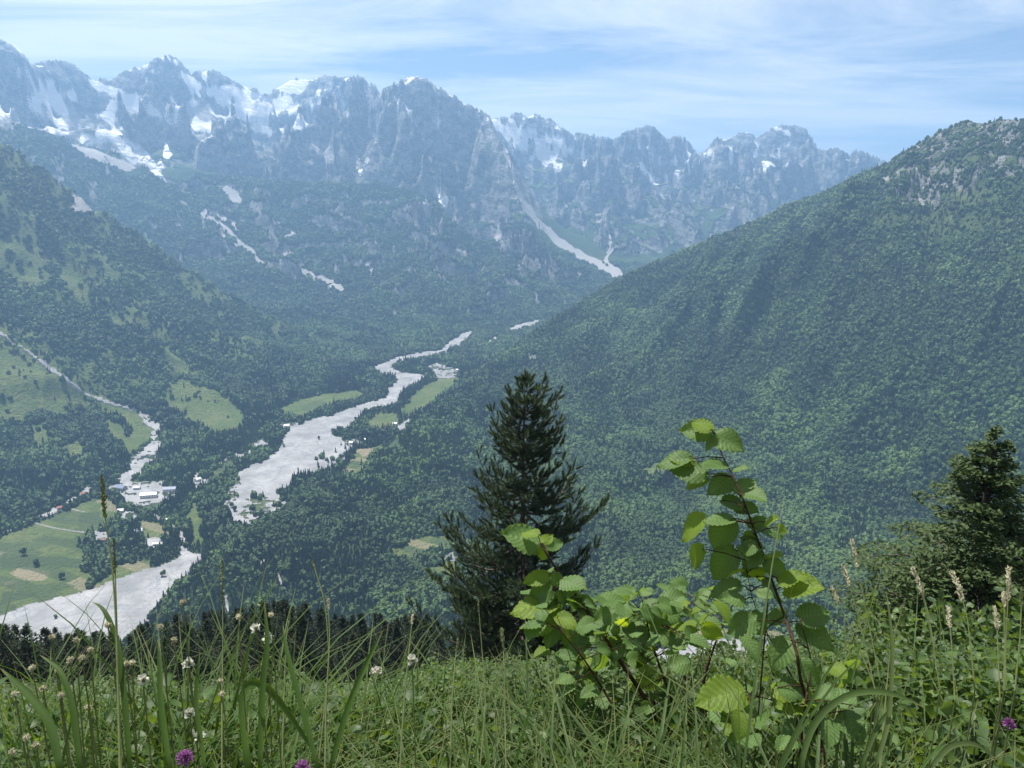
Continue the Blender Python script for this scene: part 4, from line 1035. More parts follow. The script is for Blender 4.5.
def shrub(name, label, stems, leaves, depth, extra, rad=.006, seed=1):
    """stems: pixel polylines with range offsets, leaves: measured (base, tip, roll, tone), extra: clusters of further leaves"""
    r = np.random.default_rng(seed); S = Buf(); Lb = Buf(); pool = []
    for st, r0, dd in stems:
        P = np.array([at3(px, py, depth + dd + .06 * math.sin(k * 1.7)) for k, (px, py) in enumerate(st)])
        t = np.linspace(0, 1, len(P)); tt = np.linspace(0, 1, len(P) * 5)
        Q = np.stack([np.interp(tt, t, P[:, c]) for c in range(3)], -1)
        K = np.array([.25, .5, .25])
        for _ in range(4): Q[1:-1] = Q[:-2] * .25 + Q[1:-1] * .5 + Q[2:] * .25
        g = float(hz(Q[0][0], Q[0][1]))
        foot = np.array([Q[0][0] * 1.02, Q[0][1] * 1.02, g - .05])
        Q = np.vstack([foot, (foot + Q[0]) / 2, Q])
        tube(S, Q, np.linspace(r0 * 1.4, r0 * .35, len(Q)), 7); pool.append(Q[2:])
    pool = np.concatenate(pool)
    def attach(P0):
        k = np.argmin(((pool - P0) ** 2).sum(1) + .15 * np.maximum(0, pool[:, 2] - P0[2])); q = pool[k]
        if np.linalg.norm(q - P0) > .004: tube(S, [q, (q + P0) / 2 + [0, 0, .004], P0], [.0016, .0013, .0011], 5)
    for (b, tp, tone, tilt, kd) in leaves:
        d0 = depth + r.uniform(-.03, .03); d1 = d0 + r.uniform(-.05, .05)
        P0 = at3(b[0], b[1], d0); P1 = at3(b[0] + (tp[0] - b[0]) * .9, b[1] + (tp[1] - b[1]) * .9, d1); back = norm(np.array([0, 0, CAMZ]) - P0)
        n = norm(np.array([0, 0, 1.0]) * (1 - tilt) + back * tilt + r.normal(0, .08, 3))
        put_leaf(Lb, P0, P1, n, kd, tone, r.uniform(.82, 1.0)); attach(P0)
    for (cx, cy, sx, sy, n, size, dd, ds, hi) in extra:
        for k in range(n):
            px = cx + r.uniform(-1, 1) * sx; py = cy + r.uniform(-1, 1) * sy
            if ((px - cx) / sx) ** 2 + ((py - cy) / sy) ** 2 > 1: continue
            d0 = depth + dd + r.uniform(-ds, ds); P0 = at3(px, py, d0)
            a = r.uniform(0, 2 * PI); dr = np.array([math.cos(a), math.sin(a), r.uniform(-.4, .12)]); sz = size * r.uniform(.6, 1.15)
            n_ = norm(np.array([0, -.15, 1.0]) + r.normal(0, .38, 3)); put_leaf(Lb, P0, P0 + norm(dr) * sz, n_, int(r.integers(0, 4)), 1 if r.random() < .22 else 0, r.uniform(.85, 1.1), hi); 
            if r.random() < .5: attach(P0)
    root = tag(empty(name, (0, 0, 0)), label, 'shrub')
    q0 = (stems[0][0][0]); g = at3(q0[0], q0[1], depth); gz = float(hz(g[0], g[1])); root.location = (g[0], g[1], gz)
    for nm, B, m in (('stem', S, M_STEM), ('foliage', Lb, [M_HAZ, M_HAZY])):
        o = link(nm, B.mesh(name + '_' + nm, m, True, True), parent=root); o.matrix_parent_inverse = __import__('mathutils').Matrix.Translation((-g[0], -g[1], -gz))
    return root
Y_, G_ = 1, 0
tall_leaves = [((712,433),(675,428),G_,.55,0),((714,434),(746,449),G_,.6,1),((711,430),(689,418),Y_,.3,0),((707,474),(665,468),G_,.5,0),((690,459),(652,461),G_,.3,3),((694,462),(664,455),Y_,.25,0),((708,477),(680,486),Y_,.45,1),
 ((726,467),(699,459),G_,.15,3),((733,478),(707,492),G_,.7,1),((733,469),(751,467),G_,.25,0),((738,494),(757,477),G_,.5,0),((744,492),(768,496),G_,.3,1),((706,519),(671,536),Y_,.45,2),((731,518),(710,553),G_,.9,1),((733,521),(702,516),G_,.15,3),
 ((751,527),(769,516),G_,.5,0),((766,522),(778,517),Y_,.6,0),((777,527),(789,532),Y_,.7,0),((753,533),(744,546),G_,.7,1),((748,527),(790,530),G_,.2,3),((735,549),(706,583),G_,.85,2),((703,549),(684,568),Y_,.6,1),((738,550),(756,556),G_,.5,0),((757,545),(734,553),G_,.5,1),
 ((762,556),(735,564),G_,.6,1),((764,555),(784,555),Y_,.2,0),((765,561),(791,578),G_,.8,1),((778,582),(808,572),Y_,.35,0),((784,588),(824,581),Y_,.35,1),((757,568),(757,580),Y_,.8,0),((757,590),(776,598),G_,.5,0),((757,620),(721,634),G_,.75,1),((752,612),(764,640),G_,.8,1),
 ((800,618),(834,610),G_,.5,0),((800,622),(832,646),G_,.6,2),((745,692),(690,697),Y_,.4,1),((776,700),(828,692),Y_,.4,1),((750,700),(718,722),G_,.7,1),((745,600),(716,596),G_,.4,0),((740,585),(706,592),G_,.4,3),((790,640),(770,668),G_,.7,2),((800,660),(822,690),G_,.7,1),((792,690),(765,712),G_,.6,2),((716,440),(700,450),G_,.5,1),((762,585),(790,600),G_,.5,3),((735,505),(762,512),G_,.4,0),((722,500),(748,505),G_,.3,3),((742,540),(768,548),G_,.4,0)]
shrub('hazel_shrub', 'tall slender hazel shoot with dark red stem and large ribbed leaves rising right of centre',
 [([(826,760),(812,715),(800,680),(797,650),(783,612),(765,560),(746,507),(736,482),(722,455),(712,430)], .0033, 0), ([(800,690),(770,640),(752,600),(745,560)], .0016, .04), ([(806,700),(812,660),(800,620)], .002, -.03), ([(805,705),(770,700),(745,692)], .002, 0), ([(770,575),(790,583),(812,580)], .0014, 0)],
 tall_leaves, 1.85, [(735,600,45,60,8,.05,.05,.1,True), (760,715,70,40,20,.075,.05,.2,True), (820,700,40,50,12,.07,.1,.2,True), (770,650,50,50,5,.075,.1,.2,True), (735,560,30,40,3,.06,.08,.06,True)], seed=4)
left_leaves = [((541,545),(497,528),G_,.45,0),((545,546),(566,541),G_,.4,0),((538,536),(519,529),Y_,.3,3),((545,549),(538,562),Y_,.6,1),((543,543),(553,533),Y_,.4,0),((549,575),(519,583),Y_,.35,0),((552,590),(522,602),G_,.8,1),((556,604),(506,606),Y_,.25,3),((554,620),(521,632),Y_,.5,1),((556,625),(546,650),G_,.8,1),
 ((552,572),(562,590),G_,.7,1),((560,580),(590,588),G_,.3,0),((565,590),(585,605),G_,.6,1),((560,610),(535,618),G_,.6,0),((575,600),(600,612),G_,.7,1),((590,610),(612,628),G_,.6,1),((600,600),(632,598),G_,.4,0),((612,620),(640,630),G_,.6,1),((640,606),(668,604),G_,.4,0),((650,612),(690,620),G_,.4,3),((660,600),(690,594),G_,.3,0),((620,650),(600,672),G_,.7,2),((574,630),(562,652),G_,.8,1)]
shrub('hazel_shrub', 'bushy hazel with spreading leafy branches just right of the tall pine foot',
 [([(690,790),(664,730),(640,690),(606,640),(580,600),(560,575),(548,556),(541,545)], .0065, 0), ([(700,780),(672,700),(650,640),(645,610)], .005, .1), ([(640,760),(610,700),(585,660),(560,630)], .004, -.1), ([(720,780),(700,690),(716,640),(735,600)], .005, .15), ([(664,730),(640,660),(620,620),(600,600)], .003, .2)],
 left_leaves, 2.5, [(600,625,64,42,95,.07,.1,.35,True), (655,620,66,38,75,.07,.2,.35,True), (560,600,26,40,10,.065,.05,.1,True), (620,665,75,36,60,.07,.2,.4,True), (700,610,34,28,24,.07,.2,.3,True)], seed=9)

# small-leaved bushes
M_BUSH = leaf_mat('bramble leaves', (.030, .060, .016), (.085, .145, .034), .34, tcol=(.20, .29, .03), scale=6, big=0, objrand=False, rough=.5)
M_BUSH2 = leaf_mat('bush leaves', (.026, .050, .017), (.062, .105, .032), .3, tcol=(.14, .22, .03), scale=6, big=0, objrand=False, rough=.5)
def small_leaf(ser, seed):
    u = np.linspace(-1, 1, 3); v = np.array([0, .25, .55, .82, 1.0]); U, V = np.meshgrid(u, v); w = np.interp(V, v, [.06, .38, .42, .25, .02])
    vs = np.stack([U * w, V, .12 * np.abs(U) - .15 * V ** 2 + .03 * np.sin(seed + V * 4)], -1).reshape(-1, 3)
    i = np.arange(4)[:, None] * 3; j = np.arange(2)[None]; return vs, np.stack([i + j, i + j + 1, i + 4, i + 3][:0] or [i + j, i + j + 1, i + 3 + j + 1, i + 3 + j], -1).reshape(-1, 4)
SL = [small_leaf(0, k) for k in range(3)]
def bush_mesh(seed, w, h, n, leaf, mat):
    r = np.random.default_rng(seed); S = Buf(); L = Buf(); P = []; D = []
    ns = 16
    for k in range(ns):
        a = r.uniform(0, 6.28); q = math.sqrt(r.random()); tip = np.array([math.cos(a) * q * w, math.sin(a) * q * w, h * (1 - .55 * q * q) * r.uniform(.75, 1.08)])
        base = np.array([math.cos(a) * q * w * .25, math.sin(a) * q * w * .25, -.1]); mid = (base + tip) / 2 + np.array([0, 0, h * .12]) + r.normal(0, .04, 3)
        t = np.linspace(0, 1, 9)[:, None]; Q = (1 - t) ** 2 * base + 2 * t * (1 - t) * mid + t ** 2 * tip
        tube(S, Q, np.linspace(.005, .0015, 9), 4)
        m = n // ns; tt = r.uniform(.2, 1, m) ** .75
        B0 = np.stack([np.interp(tt, t[:, 0], Q[:, c]) for c in range(3)], -1)
        off = norm(r.normal(0, 1, (m, 3))) * r.uniform(.01, .16, (m, 1)) * (.4 + w * .6); off[:, 2] *= .6
        P.append(B0 + off); D.append(norm(off * [1, 1, .4] + r.normal(0, .05, (m, 3)) + [0, 0, .0]))
    P = np.concatenate(P); D = np.concatenate(D); N = norm(np.array([0, 0, 1.0]) + r.normal(0, .5, P.shape)); N = norm(N - D * (N * D).sum(1, keepdims=True)); Xa = np.cross(D, N)
    fr = np.stack([Xa, D, N], -1); k = r.integers(0, 3, len(P)); s = leaf * r.uniform(.6, 1.25, len(P))
    for j in range(3): stamp(L, SL[j], P[k == j], fr[k == j], s[k == j])
    return S.mesh('bush_stem', M_TWIG, True), L.mesh('bush_foliage', mat, True)
bushes = [bush_mesh(1, .55, .8, 1300, .045, M_BUSH), bush_mesh(2, .6, .8, 1200, .052, M_BUSH2), bush_mesh(3, .5, .8, 1500, .038, M_BUSH), bush_mesh(4, .6, .8, 1700, .034, M_BUSH2)]
BL = [(845,606,4.6,3,'pale leafy bush right behind the tall hazel shoot'),(885,578,5.2,0,'light green bush under the pale grass spikes, left one'),(925,566,5.6,2,'light green bush in front of the layered tree trunk'),(968,564,5.4,0,'leafy bush under the layered tree, near the right edge'),(1012,558,5.0,1,'leafy bush cut by the right picture edge, upper one'),
 (850,634,3.9,2,'low leafy bush at the right of the tall hazel foot'),(900,621,3.8,0,'bright low bush in the middle of the right grass bank'),(945,616,3.9,1,'grey green low bush on the right grass bank'),(990,611,3.7,2,'small leaved bush above the purple clover'),(1035,616,3.6,0,'low bush at the right picture edge above the clover'),
 (520,662,4.4,0,'yellow green bramble bush at the foot of the tall pine'),(560,641,4.1,2,'bramble bush under the left hazel leaves'),(602,654,3.7,1,'low bush below the bushy hazel, left one'),(648,658,3.8,0,'low bush below the bushy hazel, middle one'),(695,670,3.5,2,'low bush between the bushy hazel and the tall shoot'),
 (484,680,4.8,2,'bright bramble bush left of the pine foot'),(446,688,5.0,0,'bright bramble bush below the grey scrub'),(404,698,5.2,1,'dull green bush below the pale boulder'),(365,690,5.6,2,'leafy bush left of the pale boulder'),(325,700,5.2,0,'bush among the tall grass left of the boulder'),
 (745,654,4.2,3,'bush in front of the far gravel patch'),(790,641,4.6,1,'bush behind the tall hazel stem'),(270,708,5.0,1,'low bush in the grass below the dark pines'),(215,700,5.0,3,'low bush beneath the round pale flower buds'),(160,708,4.6,0,'low bush in the left grass'),(105,706,4.4,1,'low bush behind the tall left grass stalk'),(50,702,4.6,3,'low bush in the lower left grass'),(5,700,4.4,0,'low bush cut by the left picture edge')]
for px, top, r_, v, lab in BL:
    x, y, z = on_hill(px, r_); h = max(.3, CAMZ + r_ * tan_at(px, top) - z)
    e = tag(empty('leafy_bush', (x, y, z), random.uniform(0, 6.28)), lab, 'bush', 'leafy bushes on the grass bank'); s = h / .98; e.scale = (max(.8, s * .9), max(.8, s * .9), s)
    for nm, me in zip(('stem', 'foliage'), bushes[v]): link(nm, me, parent=e)
wd = bpy.data.collections.new('weed_plants')
for k in range(3): wd.objects.link(bpy.data.objects.new('weed_%d' % k, bush_mesh(61 + k, .14, .34, 190, .020 + .004 * k, [M_BUSH, M_BUSH2, M_BUSH][k])[1]))
p = []; k = []; s = []
for i in range(1500):
    az = random.uniform(-.74, .74); r = 1.7 * (10.0 / 1.7) ** random.random(); x, y = r * math.sin(az), r * math.cos(az); z = float(hz(x, y))
    lim = (CAMZ - z) - r * (.735 if az < .2 else .69) * math.cos(az) ** 1.12; q = min(1.5, max(.35, lim / .34)) * random.uniform(.6, 1.1); p.append((x, y, z - .02)); k.append(random.randrange(3)); s.append((q, q, q))
scatter('weeds', p, k, [(0, 0, random.uniform(0, 6.28)) for _ in p], s, scatter_group(wd, 'spread_weeds'), kind='stuff', label='low leafy weeds mixed into the grass')
ub = bpy.data.collections.new('undergrowth_bushes')
for k_, (a_, b_) in enumerate(bushes): ub.objects.link(bpy.data.objects.new('undergrowth_%d' % k_, b_))
p = []; k = []; s = []
for i in range(900):
    az = random.uniform(-.74, .74); r = 2.3 * (12.0 / 2.3) ** random.random(); x, y = r * math.sin(az), r * math.cos(az); z = float(hz(x, y))
    if az < -.25 and random.random() < .45: continue
    lim = (CAMZ - z) - r * (.695 if az < -.12 else .648 if az < .3 else .62) * math.cos(az) ** 1.12; q = min(1.4, max(.22, lim * random.uniform(.6, 1.15))); p.append((x, y, z - .03)); k.append(random.randrange(4)); s.append((max(q, .45), max(q, .45), q))
scatter('undergrowth', p, k, [(0, 0, random.uniform(0, 6.28)) for _ in p], s, scatter_group(ub, 'spread_undergrowth'), kind='stuff', label='tangled leafy undergrowth between the bushes of the bank')
# scrub on the slope between the bank and the pines
sb = bpy.data.collections.new('scrub_bushes')
for k, (a, b) in enumerate([bush_mesh(31, .7, .8, 800, .075, M_BUSH2), bush_mesh(32, .7, .8, 900, .065, M_BUSH), bush_mesh(33, .7, .8, 800, .07, M_BUSH2)]):
    sb.objects.link(bpy.data.objects.new('scrub_%d' % k, b))
p = []; k = []; s = []
for i in range(3400):
    az = random.uniform(-.74, .74); r = 10.0 * (120 / 10.0) ** random.random(); x, y = r * math.sin(az), r * math.cos(az)
    z = float(hz(x, y)); q = random.uniform(.6, 1.3) * (.7 + r / 50) * (1.25 if az > .1 else 1); lim = (CAMZ - z) - r * (.715 if az < .03 else .65); lim = (CAMZ - z) - r * (.72 if az < .03 else .66) * math.cos(az) ** 1.12; q = max(.2, min(q, lim * random.uniform(.45, .95))); p.append((x, y, z - .1)); k.append(random.randrange(3)); s.append((q, q, q * random.uniform(.7, 1.1)))
scatter('scrub', p, k, [(0, 0, random.uniform(0, 6.28)) for _ in p], s, scatter_group(sb, 'spread_scrub'), kind='stuff', label='dense leafy scrub covering the slope below the bank')

# grass
def blades(n, x, y, h, w, lean, seed, B, mi, curl=1.0, z=None):
    r = np.random.default_rng(seed); n = len(x); k = 7
    t = np.linspace(0, 1, k); th = r.uniform(0, 2 * PI, n); z0 = hz(x, y) - .02 if z is None else z
    ln = lean * r.uniform(.3, 1.4, n) * curl; d = np.stack([np.cos(th), np.sin(th)], -1)
    out = (ln[:, None] * t ** 2.2) * h[:, None]; up = h[:, None] * (t - .38 * np.minimum(ln, 1.4)[:, None] * t ** 3.2)
    C = np.stack([x[:, None] + d[:, :1] * out, y[:, None] + d[:, 1:] * out, z0[:, None] + up], -1)
    tw = th + PI / 2 + r.uniform(-.7, .7, n); sd = np.stack([np.cos(tw), np.sin(tw), 0 * tw], -1)
    prof = np.array([.7, .95, 1.0, .92, .75, .45, .04]) * .5
    Wd = w[:, None] * prof[None]
    Lf = C - sd[:, None] * Wd[..., None]; Rt = C + sd[:, None] * Wd[..., None]; M = C.copy(); M[..., 2] -= Wd * .35
    V = np.stack([Lf, M, Rt], 2).reshape(n, -1, 3)
    i = np.arange(k - 1)[:, None] * 3; j = np.arange(2)[None]; f = np.stack([i + j, i + j + 1, i + j + 4, i + j + 3], -1).reshape(-1, 4)
    F_ = (f[None] + (np.arange(n) * k * 3)[:, None, None]).reshape(-1, 4)
    uv = np.stack([np.tile([0, .5, 1], k), np.repeat(t, 3)], -1)
    B.add(V.reshape(-1, 3), F_, mi, np.tile(uv, (n, 1)))
def grass_mat(name, c0, c1, tc, trans=.35):
    t = NT(name); P = t.pos(); uv = t.n('ShaderNodeUVMap').outputs[0]; s = t.n('ShaderNodeSeparateXYZ', i={0: uv})
    c = t.mix(t.rng(t.noise(P, 5, 3), .35, .65), c0, c1)
    st = t.rng(t.math('SINE', t.math('MULTIPLY', s.outputs[0], 38)), -1, 1, 0, .25); c = t.mix(st, c, tuple(q * 1.5 for q in c1))
    c = t.mix(t.rng(s.outputs[1], .86, 1, 0, .6), c, (.22, .20, .08))
    d = t.n('ShaderNodeBsdfPrincipled', i={'Base Color': c, 'Roughness': .55, 'Specular IOR Level': .15}); tr = t.n('ShaderNodeBsdfTranslucent', i={'Color': (*tc, 1)})
    return t.out(t.n('ShaderNodeMixShader', i={0: trans, 1: d.outputs[0], 2: tr.outputs[0]}).outputs[0])
M_G1 = grass_mat('green grass blade', (.020, .046, .008), (.050, .094, .016), (.135, .21, .012))
M_G2 = grass_mat('pale grass blade', (.05, .075, .025), (.09, .12, .042), (.20, .25, .05))
M_G3 = grass_mat('blue green grass blade', (.026, .050, .014), (.058, .096, .027), (.12, .18, .02))
M_DRY = grass_mat('dry grass', (.25, .20, .11), (.38, .32, .19), (.35, .30, .14))
def spread_xy(n, r0, r1, a0, a1, rg, pw=1.0):
    az = rg.uniform(a0, a1, n); r = r0 + (r1 - r0) * rg.random(n) ** pw; return r * np.sin(az), r * np.cos(az), r, az
B = Buf(); rg = np.random.default_rng(77)
clump = lambda x, y: .65 + .7 * np.clip(fbm(x * 2.2, y * 2.2, 2, 301) + .3, 0, 1)
def turf(n, r0, r1, a0, a1, w0, w1, lean, seed, mi, pw=.8, hi=.5, tp=.725):
    x, y, r, az = spread_xy(n, r0, r1, a0, a1, rg, pw)
    top = np.where(az < .25, tp, tp - .04) * np.cos(az) ** 1.12 + fbm(x * 1.5, y * 1.5, 2, 303) * .06
    h = np.clip((CAMZ - hz(x, y)) - top * r, .10, hi) * rg.uniform(.55, 1.2, n) * clump(x, y)
    blades(0, x, y, h, rg.uniform(w0, w1, n), lean, seed, B, mi)
turf(4400, .75, 3.2, -.74, .74, .004, .0095, .8, 1, 0); turf(4200, 2.6, 12.0, -.74, .74, .006, .014, .8, 2, 0)
turf(1300, .8, 4.5, -.74, .74, .0016, .0035, .9, 3, 1); turf(2200, .9, 5.0, -.1, .74, .006, .012, .9, 5, 2); turf(1900, .8, 4.0, -.74, .1, .005, .011, .8, 7, 2); turf(500, .8, 5, -.74, .74, .0012, .0025, 1.2, 6, 3)
turf(1300, .8, 2.6, -.74, .0, .005, .010, .7, 11, 0, tp=.64, hi=.75); turf(600, .9, 3.0, .0, .74, .005, .011, .8, 12, 2, tp=.66, hi=.75); turf(260, .9, 2.6, -.74, .74, .001, .002, .5, 13, 1, tp=.60, hi=.8)
# tufts of broad blades
for (px, r_, n, hh, ww, mi) in ((600,1.45,60,.50,.0075,2),(650,1.5,60,.50,.008,2),(560,1.6,50,.48,.007,2),(700,1.5,40,.42,.007,2),(860,1.35,60,.58,.008,2),(900,1.5,50,.5,.007,0),(960,1.6,60,.5,.007,0),(1005,1.5,50,.5,.007,2),(820,1.4,36,.45,.007,2),
      (240,1.15,30,.52,.008,0),(300,1.2,34,.48,.008,0),(200,1.3,30,.45,.007,0),(130,1.2,30,.50,.008,0),(60,1.1,30,.52,.009,0),(10,1.15,30,.5,.009,0),(380,1.3,24,.42,.007,0),(440,1.4,30,.42,.007,2),(500,1.5,40,.42,.007,2),(350,1.1,16,.5,.008,0),(770,1.6,40,.42,.006,2)):
    a = float(azt(px, 700)[0]); cx_, cy_2 = r_ * math.sin(a), r_ * math.cos(a); x = cx_ + rg.normal(0, .055, n); y = cy_2 + rg.normal(0, .055, n)
    blades(0, x, y, hh * rg.uniform(.55, 1.22, n), 1.45 * ww * rg.uniform(.7, 1.3, n), .75, int(px), B, mi)
link('grass', B.mesh('grass', [M_G1, M_G2, M_G3, M_DRY], True, True), kind='stuff', label='long green grass growing on the bank in front')

# single broad blades and stalks that stand out
def blade_thing(path, wmm, depth, label, mat):
    P = np.array([at3(px, py, depth + .02 * k) for k, (px, py) in enumerate(path)]); t = np.linspace(0, 1, len(P)); tt = np.linspace(0, 1, 16)
    Q = np.stack([np.interp(tt, t, P[:, c]) for c in range(3)], -1)
    for _ in range(3): Q[1:-1] = Q[:-2] * .25 + Q[1:-1] * .5 + Q[2:] * .25
    g = float(hz(Q[0][0], Q[0][1])); Q = np.vstack([[Q[0][0] * 1.03, Q[0][1] * 1.03, g - .02], Q])
    k = len(Q); tg = norm(np.gradient(Q, axis=0)); view = norm(np.array([0, 0, CAMZ]) - Q); sd = norm(np.cross(tg, view + np.array([.5, 0, .3])))
    w = wmm / 1000 * .5 * np.interp(np.linspace(0, 1, k), [0, .3, .7, .92, 1], [.7, 1, .85, .35, .03])
    Lf, Rt = Q - sd * w[:, None], Q + sd * w[:, None]; M = Q - norm(np.cross(sd, tg)) * (w * .45)[:, None]
    V = np.stack([Lf, M, Rt], 1).reshape(-1, 3); i = np.arange(k - 1)[:, None] * 3; j = np.arange(2)[None]; B = Buf()
    B.add(V, np.stack([i + j, i + j + 1, i + j + 4, i + j + 3], -1).reshape(-1, 4), 0, np.stack([np.tile([0, .5, 1], k), np.repeat(np.linspace(0, 1, k), 3)], -1))
    o = link('broad_grass', B.mesh('grass_blade', mat, True, True)); tag(o, label, 'grass blade', 'single broad grass blades'); o['kind'] = 'thing'
for path, w_, d_, lab, m_ in (
 ([(248,768),(240,700),(248,680),(268,684),(300,730),(322,765)], 11, 1.1, 'broad arching grass blade bent over in the lower left', M_G1), ([(260,768),(262,690),(268,640),(264,600)], 8, 1.05, 'straight upright grass blade left of the arching one', M_G1), ([(330,768),(350,700),(368,660),(383,630)], 8, 1.0, 'sharp grass blade leaning right below the dark pines', M_G1),
 ([(318,768),(300,700),(286,650),(283,625)], 7, 1.0, 'dark grass blade leaning left above the arching blade', M_G1), ([(130,768),(124,690),(118,640),(104,607),(92,602)], 7, 1.0, 'grass blade with its tip bent over the river', M_G1), ([(60,768),(50,720),(25,690),(0,668)], 9, .95, 'wide grass blade crossing the left picture edge', M_G1),
 ([(170,768),(160,700),(160,665),(158,640)], 7, 1.0, 'upright grass blade left of the purple flower', M_G1), ([(80,768),(72,700),(60,668),(40,655)], 7, 1.0, 'grass blade curving left near the left edge', M_G1), ([(205,768),(195,700),(200,650)], 6, 1.05, 'narrow upright grass blade right of the purple flower', M_G1),
 ([(800,768),(812,720),(850,690),(895,692),(925,708)], 10, 1.25, 'long pale grass blade arching right beside the tall hazel', M_G3), ([(860,768),(880,720),(905,700),(930,745)], 7, 1.3, 'grass blade arching over on the right bank', M_G3), ([(930,768),(950,745),(975,742),(1000,762)], 7, 1.2, 'pale grass blade bent low near the clover', M_G2),
 ([(875,768),(890,720),(893,640),(886,590)], 7, 1.3, 'tall upright grass blade among the right bushes', M_G2)):
    blade_thing(path, w_, d_, lab, m_)

M_STALK = leaf_mat('grass stalk', (.12, .155, .05), (.20, .235, .09), .35, scale=20, big=0, objrand=False); M_SEED = leaf_mat('seed head', (.34, .33, .20), (.55, .52, .36), .4, scale=60, big=0, objrand=False); M_SEEDG = leaf_mat('green seed head', (.08, .11, .04), (.17, .19, .08), .3, scale=60, big=0, objrand=False)
def stalk(path, depth, label, head_px, head_w, mat, seed):
    r = np.random.default_rng(seed)
    P = np.array([at3(px, py, depth + .015 * k) for k, (px, py) in enumerate(path)]); t = np.linspace(0, 1, len(P)); tt = np.linspace(0, 1, 24)
    Q = np.stack([np.interp(tt, t, P[:, c]) for c in range(3)], -1)
    for _ in range(4): Q[1:-1] = Q[:-2] * .25 + Q[1:-1] * .5 + Q[2:] * .25
    g = float(hz(Q[0][0], Q[0][1])); base = np.array([Q[0][0], Q[0][1], g]); Q = np.vstack([base - [0, 0, .02], Q]); S = Buf(); Hd = Buf()
    tube(S, Q, np.linspace(.0016, .0006, len(Q)), 5)
    L = head_px * depth / F; w = head_w * depth / F; seg = np.cumsum(np.r_[0, np.linalg.norm(np.diff(Q[::-1], axis=0), axis=1)])
    n = int(34 + L * 900); tq = r.random(n) * L; P0 = np.stack([np.interp(tq, seg, Q[::-1][:, c]) for c in range(3)], -1)
    ax = norm(Q[-1] - Q[-6]); D = norm(ax + r.normal(0, .38, (n, 3))); rad = w * .5 * np.sin(np.clip(tq / L, .06, .97) * PI) ** .5
    fr = frames(D, r.uniform(0, 6.28, n)); tm = (np.array([[-.28, 0, 0], [.28, 0, 0], [0, .28, .3], [0, -.28, .3], [0, 0, 1.0]]), np.array([[0, 1, 4], [0, 3, 4], [1, 2, 4], [2, 3, 4]]))
    stamp(Hd, tm, P0 + norm(r.normal(0, 1, (n, 3))) * (rad * .45)[:, None], fr, np.full(n, max(.004, w * .9)))
    e = tag(empty('grass_stalk', tuple(base)), label, 'grass stalk', 'tall grass stalks with seed heads')
    Mx = __import__('mathutils').Matrix.Translation(tuple(-base))
    for nm, b, m in (('stem', S, M_STALK), ('seed_head', Hd, mat)):
        o = link(nm, b.mesh('stalk_' + nm, m, False), parent=e); o.matrix_parent_inverse = Mx
for i, (path, d_, lab, hp_, hw_, mt_) in enumerate((
 ([(120,768),(118,690),(116,620),(112,560),(105,520),(102,478)], 1.0, 'tallest grass stalk at the left, its long spike crossing the village', 40, 4.5, M_SEEDG), ([(120,768),(118,680),(116,600),(114,540)], 1.02, 'slimmer stalk just right of the tallest left one', 30, 3, M_SEEDG),
 ([(222,768),(222,700),(223,640),(222,560)], 1.1, 'thin straight stalk in front of the riverside wood', 40, 3, M_SEEDG), ([(318,768),(330,660),(325,600),(315,570),(312,560)], 1.3, 'thin stalk before the forest, left of the dark pines', 14, 2, M_SEEDG), ([(325,768),(326,700),(330,640),(328,600)], 1.2, 'upright thin stalk with a nodding tip above the pines', 10, 3, M_SEED),
 ([(400,768),(404,700),(409,650),(413,612)], 1.3, 'pale stalk left of the tall pine base', 12, 3, M_SEED), ([(880,680),(868,620),(858,570),(852,541)], 1.9, 'pale grass spike furthest left of the right group', 24, 4, M_SEED), ([(875,690),(862,630),(848,580),(843,566)], 2.0, 'pale spike leaning left just above the light bush', 20, 4, M_SEED),
 ([(940,690),(930,620),(922,590),(913,569)], 2.0, 'pale spike in front of the dark lower branches', 26, 4.5, M_SEED), ([(975,690),(968,620),(960,590),(953,574)], 2.0, 'plump pale spike left of the layered tree trunk', 24, 5, M_SEED), ([(1005,690),(1006,640),(1008,600),(1009,569)], 2.0, 'straight pale spike close to the right edge', 26, 4.5, M_SEED), ([(1004,690),(1005,640),(1005,615),(1004,594)], 2.0, 'short pale spike below the one at the right edge', 12, 4, M_SEED),
 ([(955,700),(952,650),(950,625),(948,608)], 1.9, 'pale spike standing over the middle of the right bush', 18, 4, M_SEED), ([(1000,700),(998,650),(997,625),(995,608)], 1.9, 'pale spike over the right bush near the trunk', 18, 4, M_SEED), ([(880,700),(860,650),(842,610),(832,588)], 2.0, 'faint spike leaning left beside the hazel leaves', 16, 3.5, M_SEED), ([(480,768),(486,700),(482,650),(478,600)], 1.5, 'thin stalk in front of the left pine branches', 12, 2.5, M_SEEDG),
 ([(506,768),(505,720),(504,660),(502,630)], 1.5, 'pale upright stalk over the pine trunk', 18, 4, M_SEEDG), ([(1015,690),(1020,640),(1022,590)], 1.7, 'stalk touching the right picture edge', 14, 3, M_SEEDG), ([(450,768),(452,700),(455,660),(458,640)], 1.4, 'short stalk left of the pine trunk', 12, 3, M_SEEDG), ([(880,768),(884,720),(890,650),(905,600)], 1.6, 'green stalk bowing right over the bushes', 14, 2.5, M_SEEDG), ([(282,768),(284,700),(286,640),(290,612)], 1.2, 'thin stalk above the bent grass blade', 12, 2.5, M_SEEDG))):
    stalk(path, d_, lab, hp_, hw_, mt_, 500 + i)

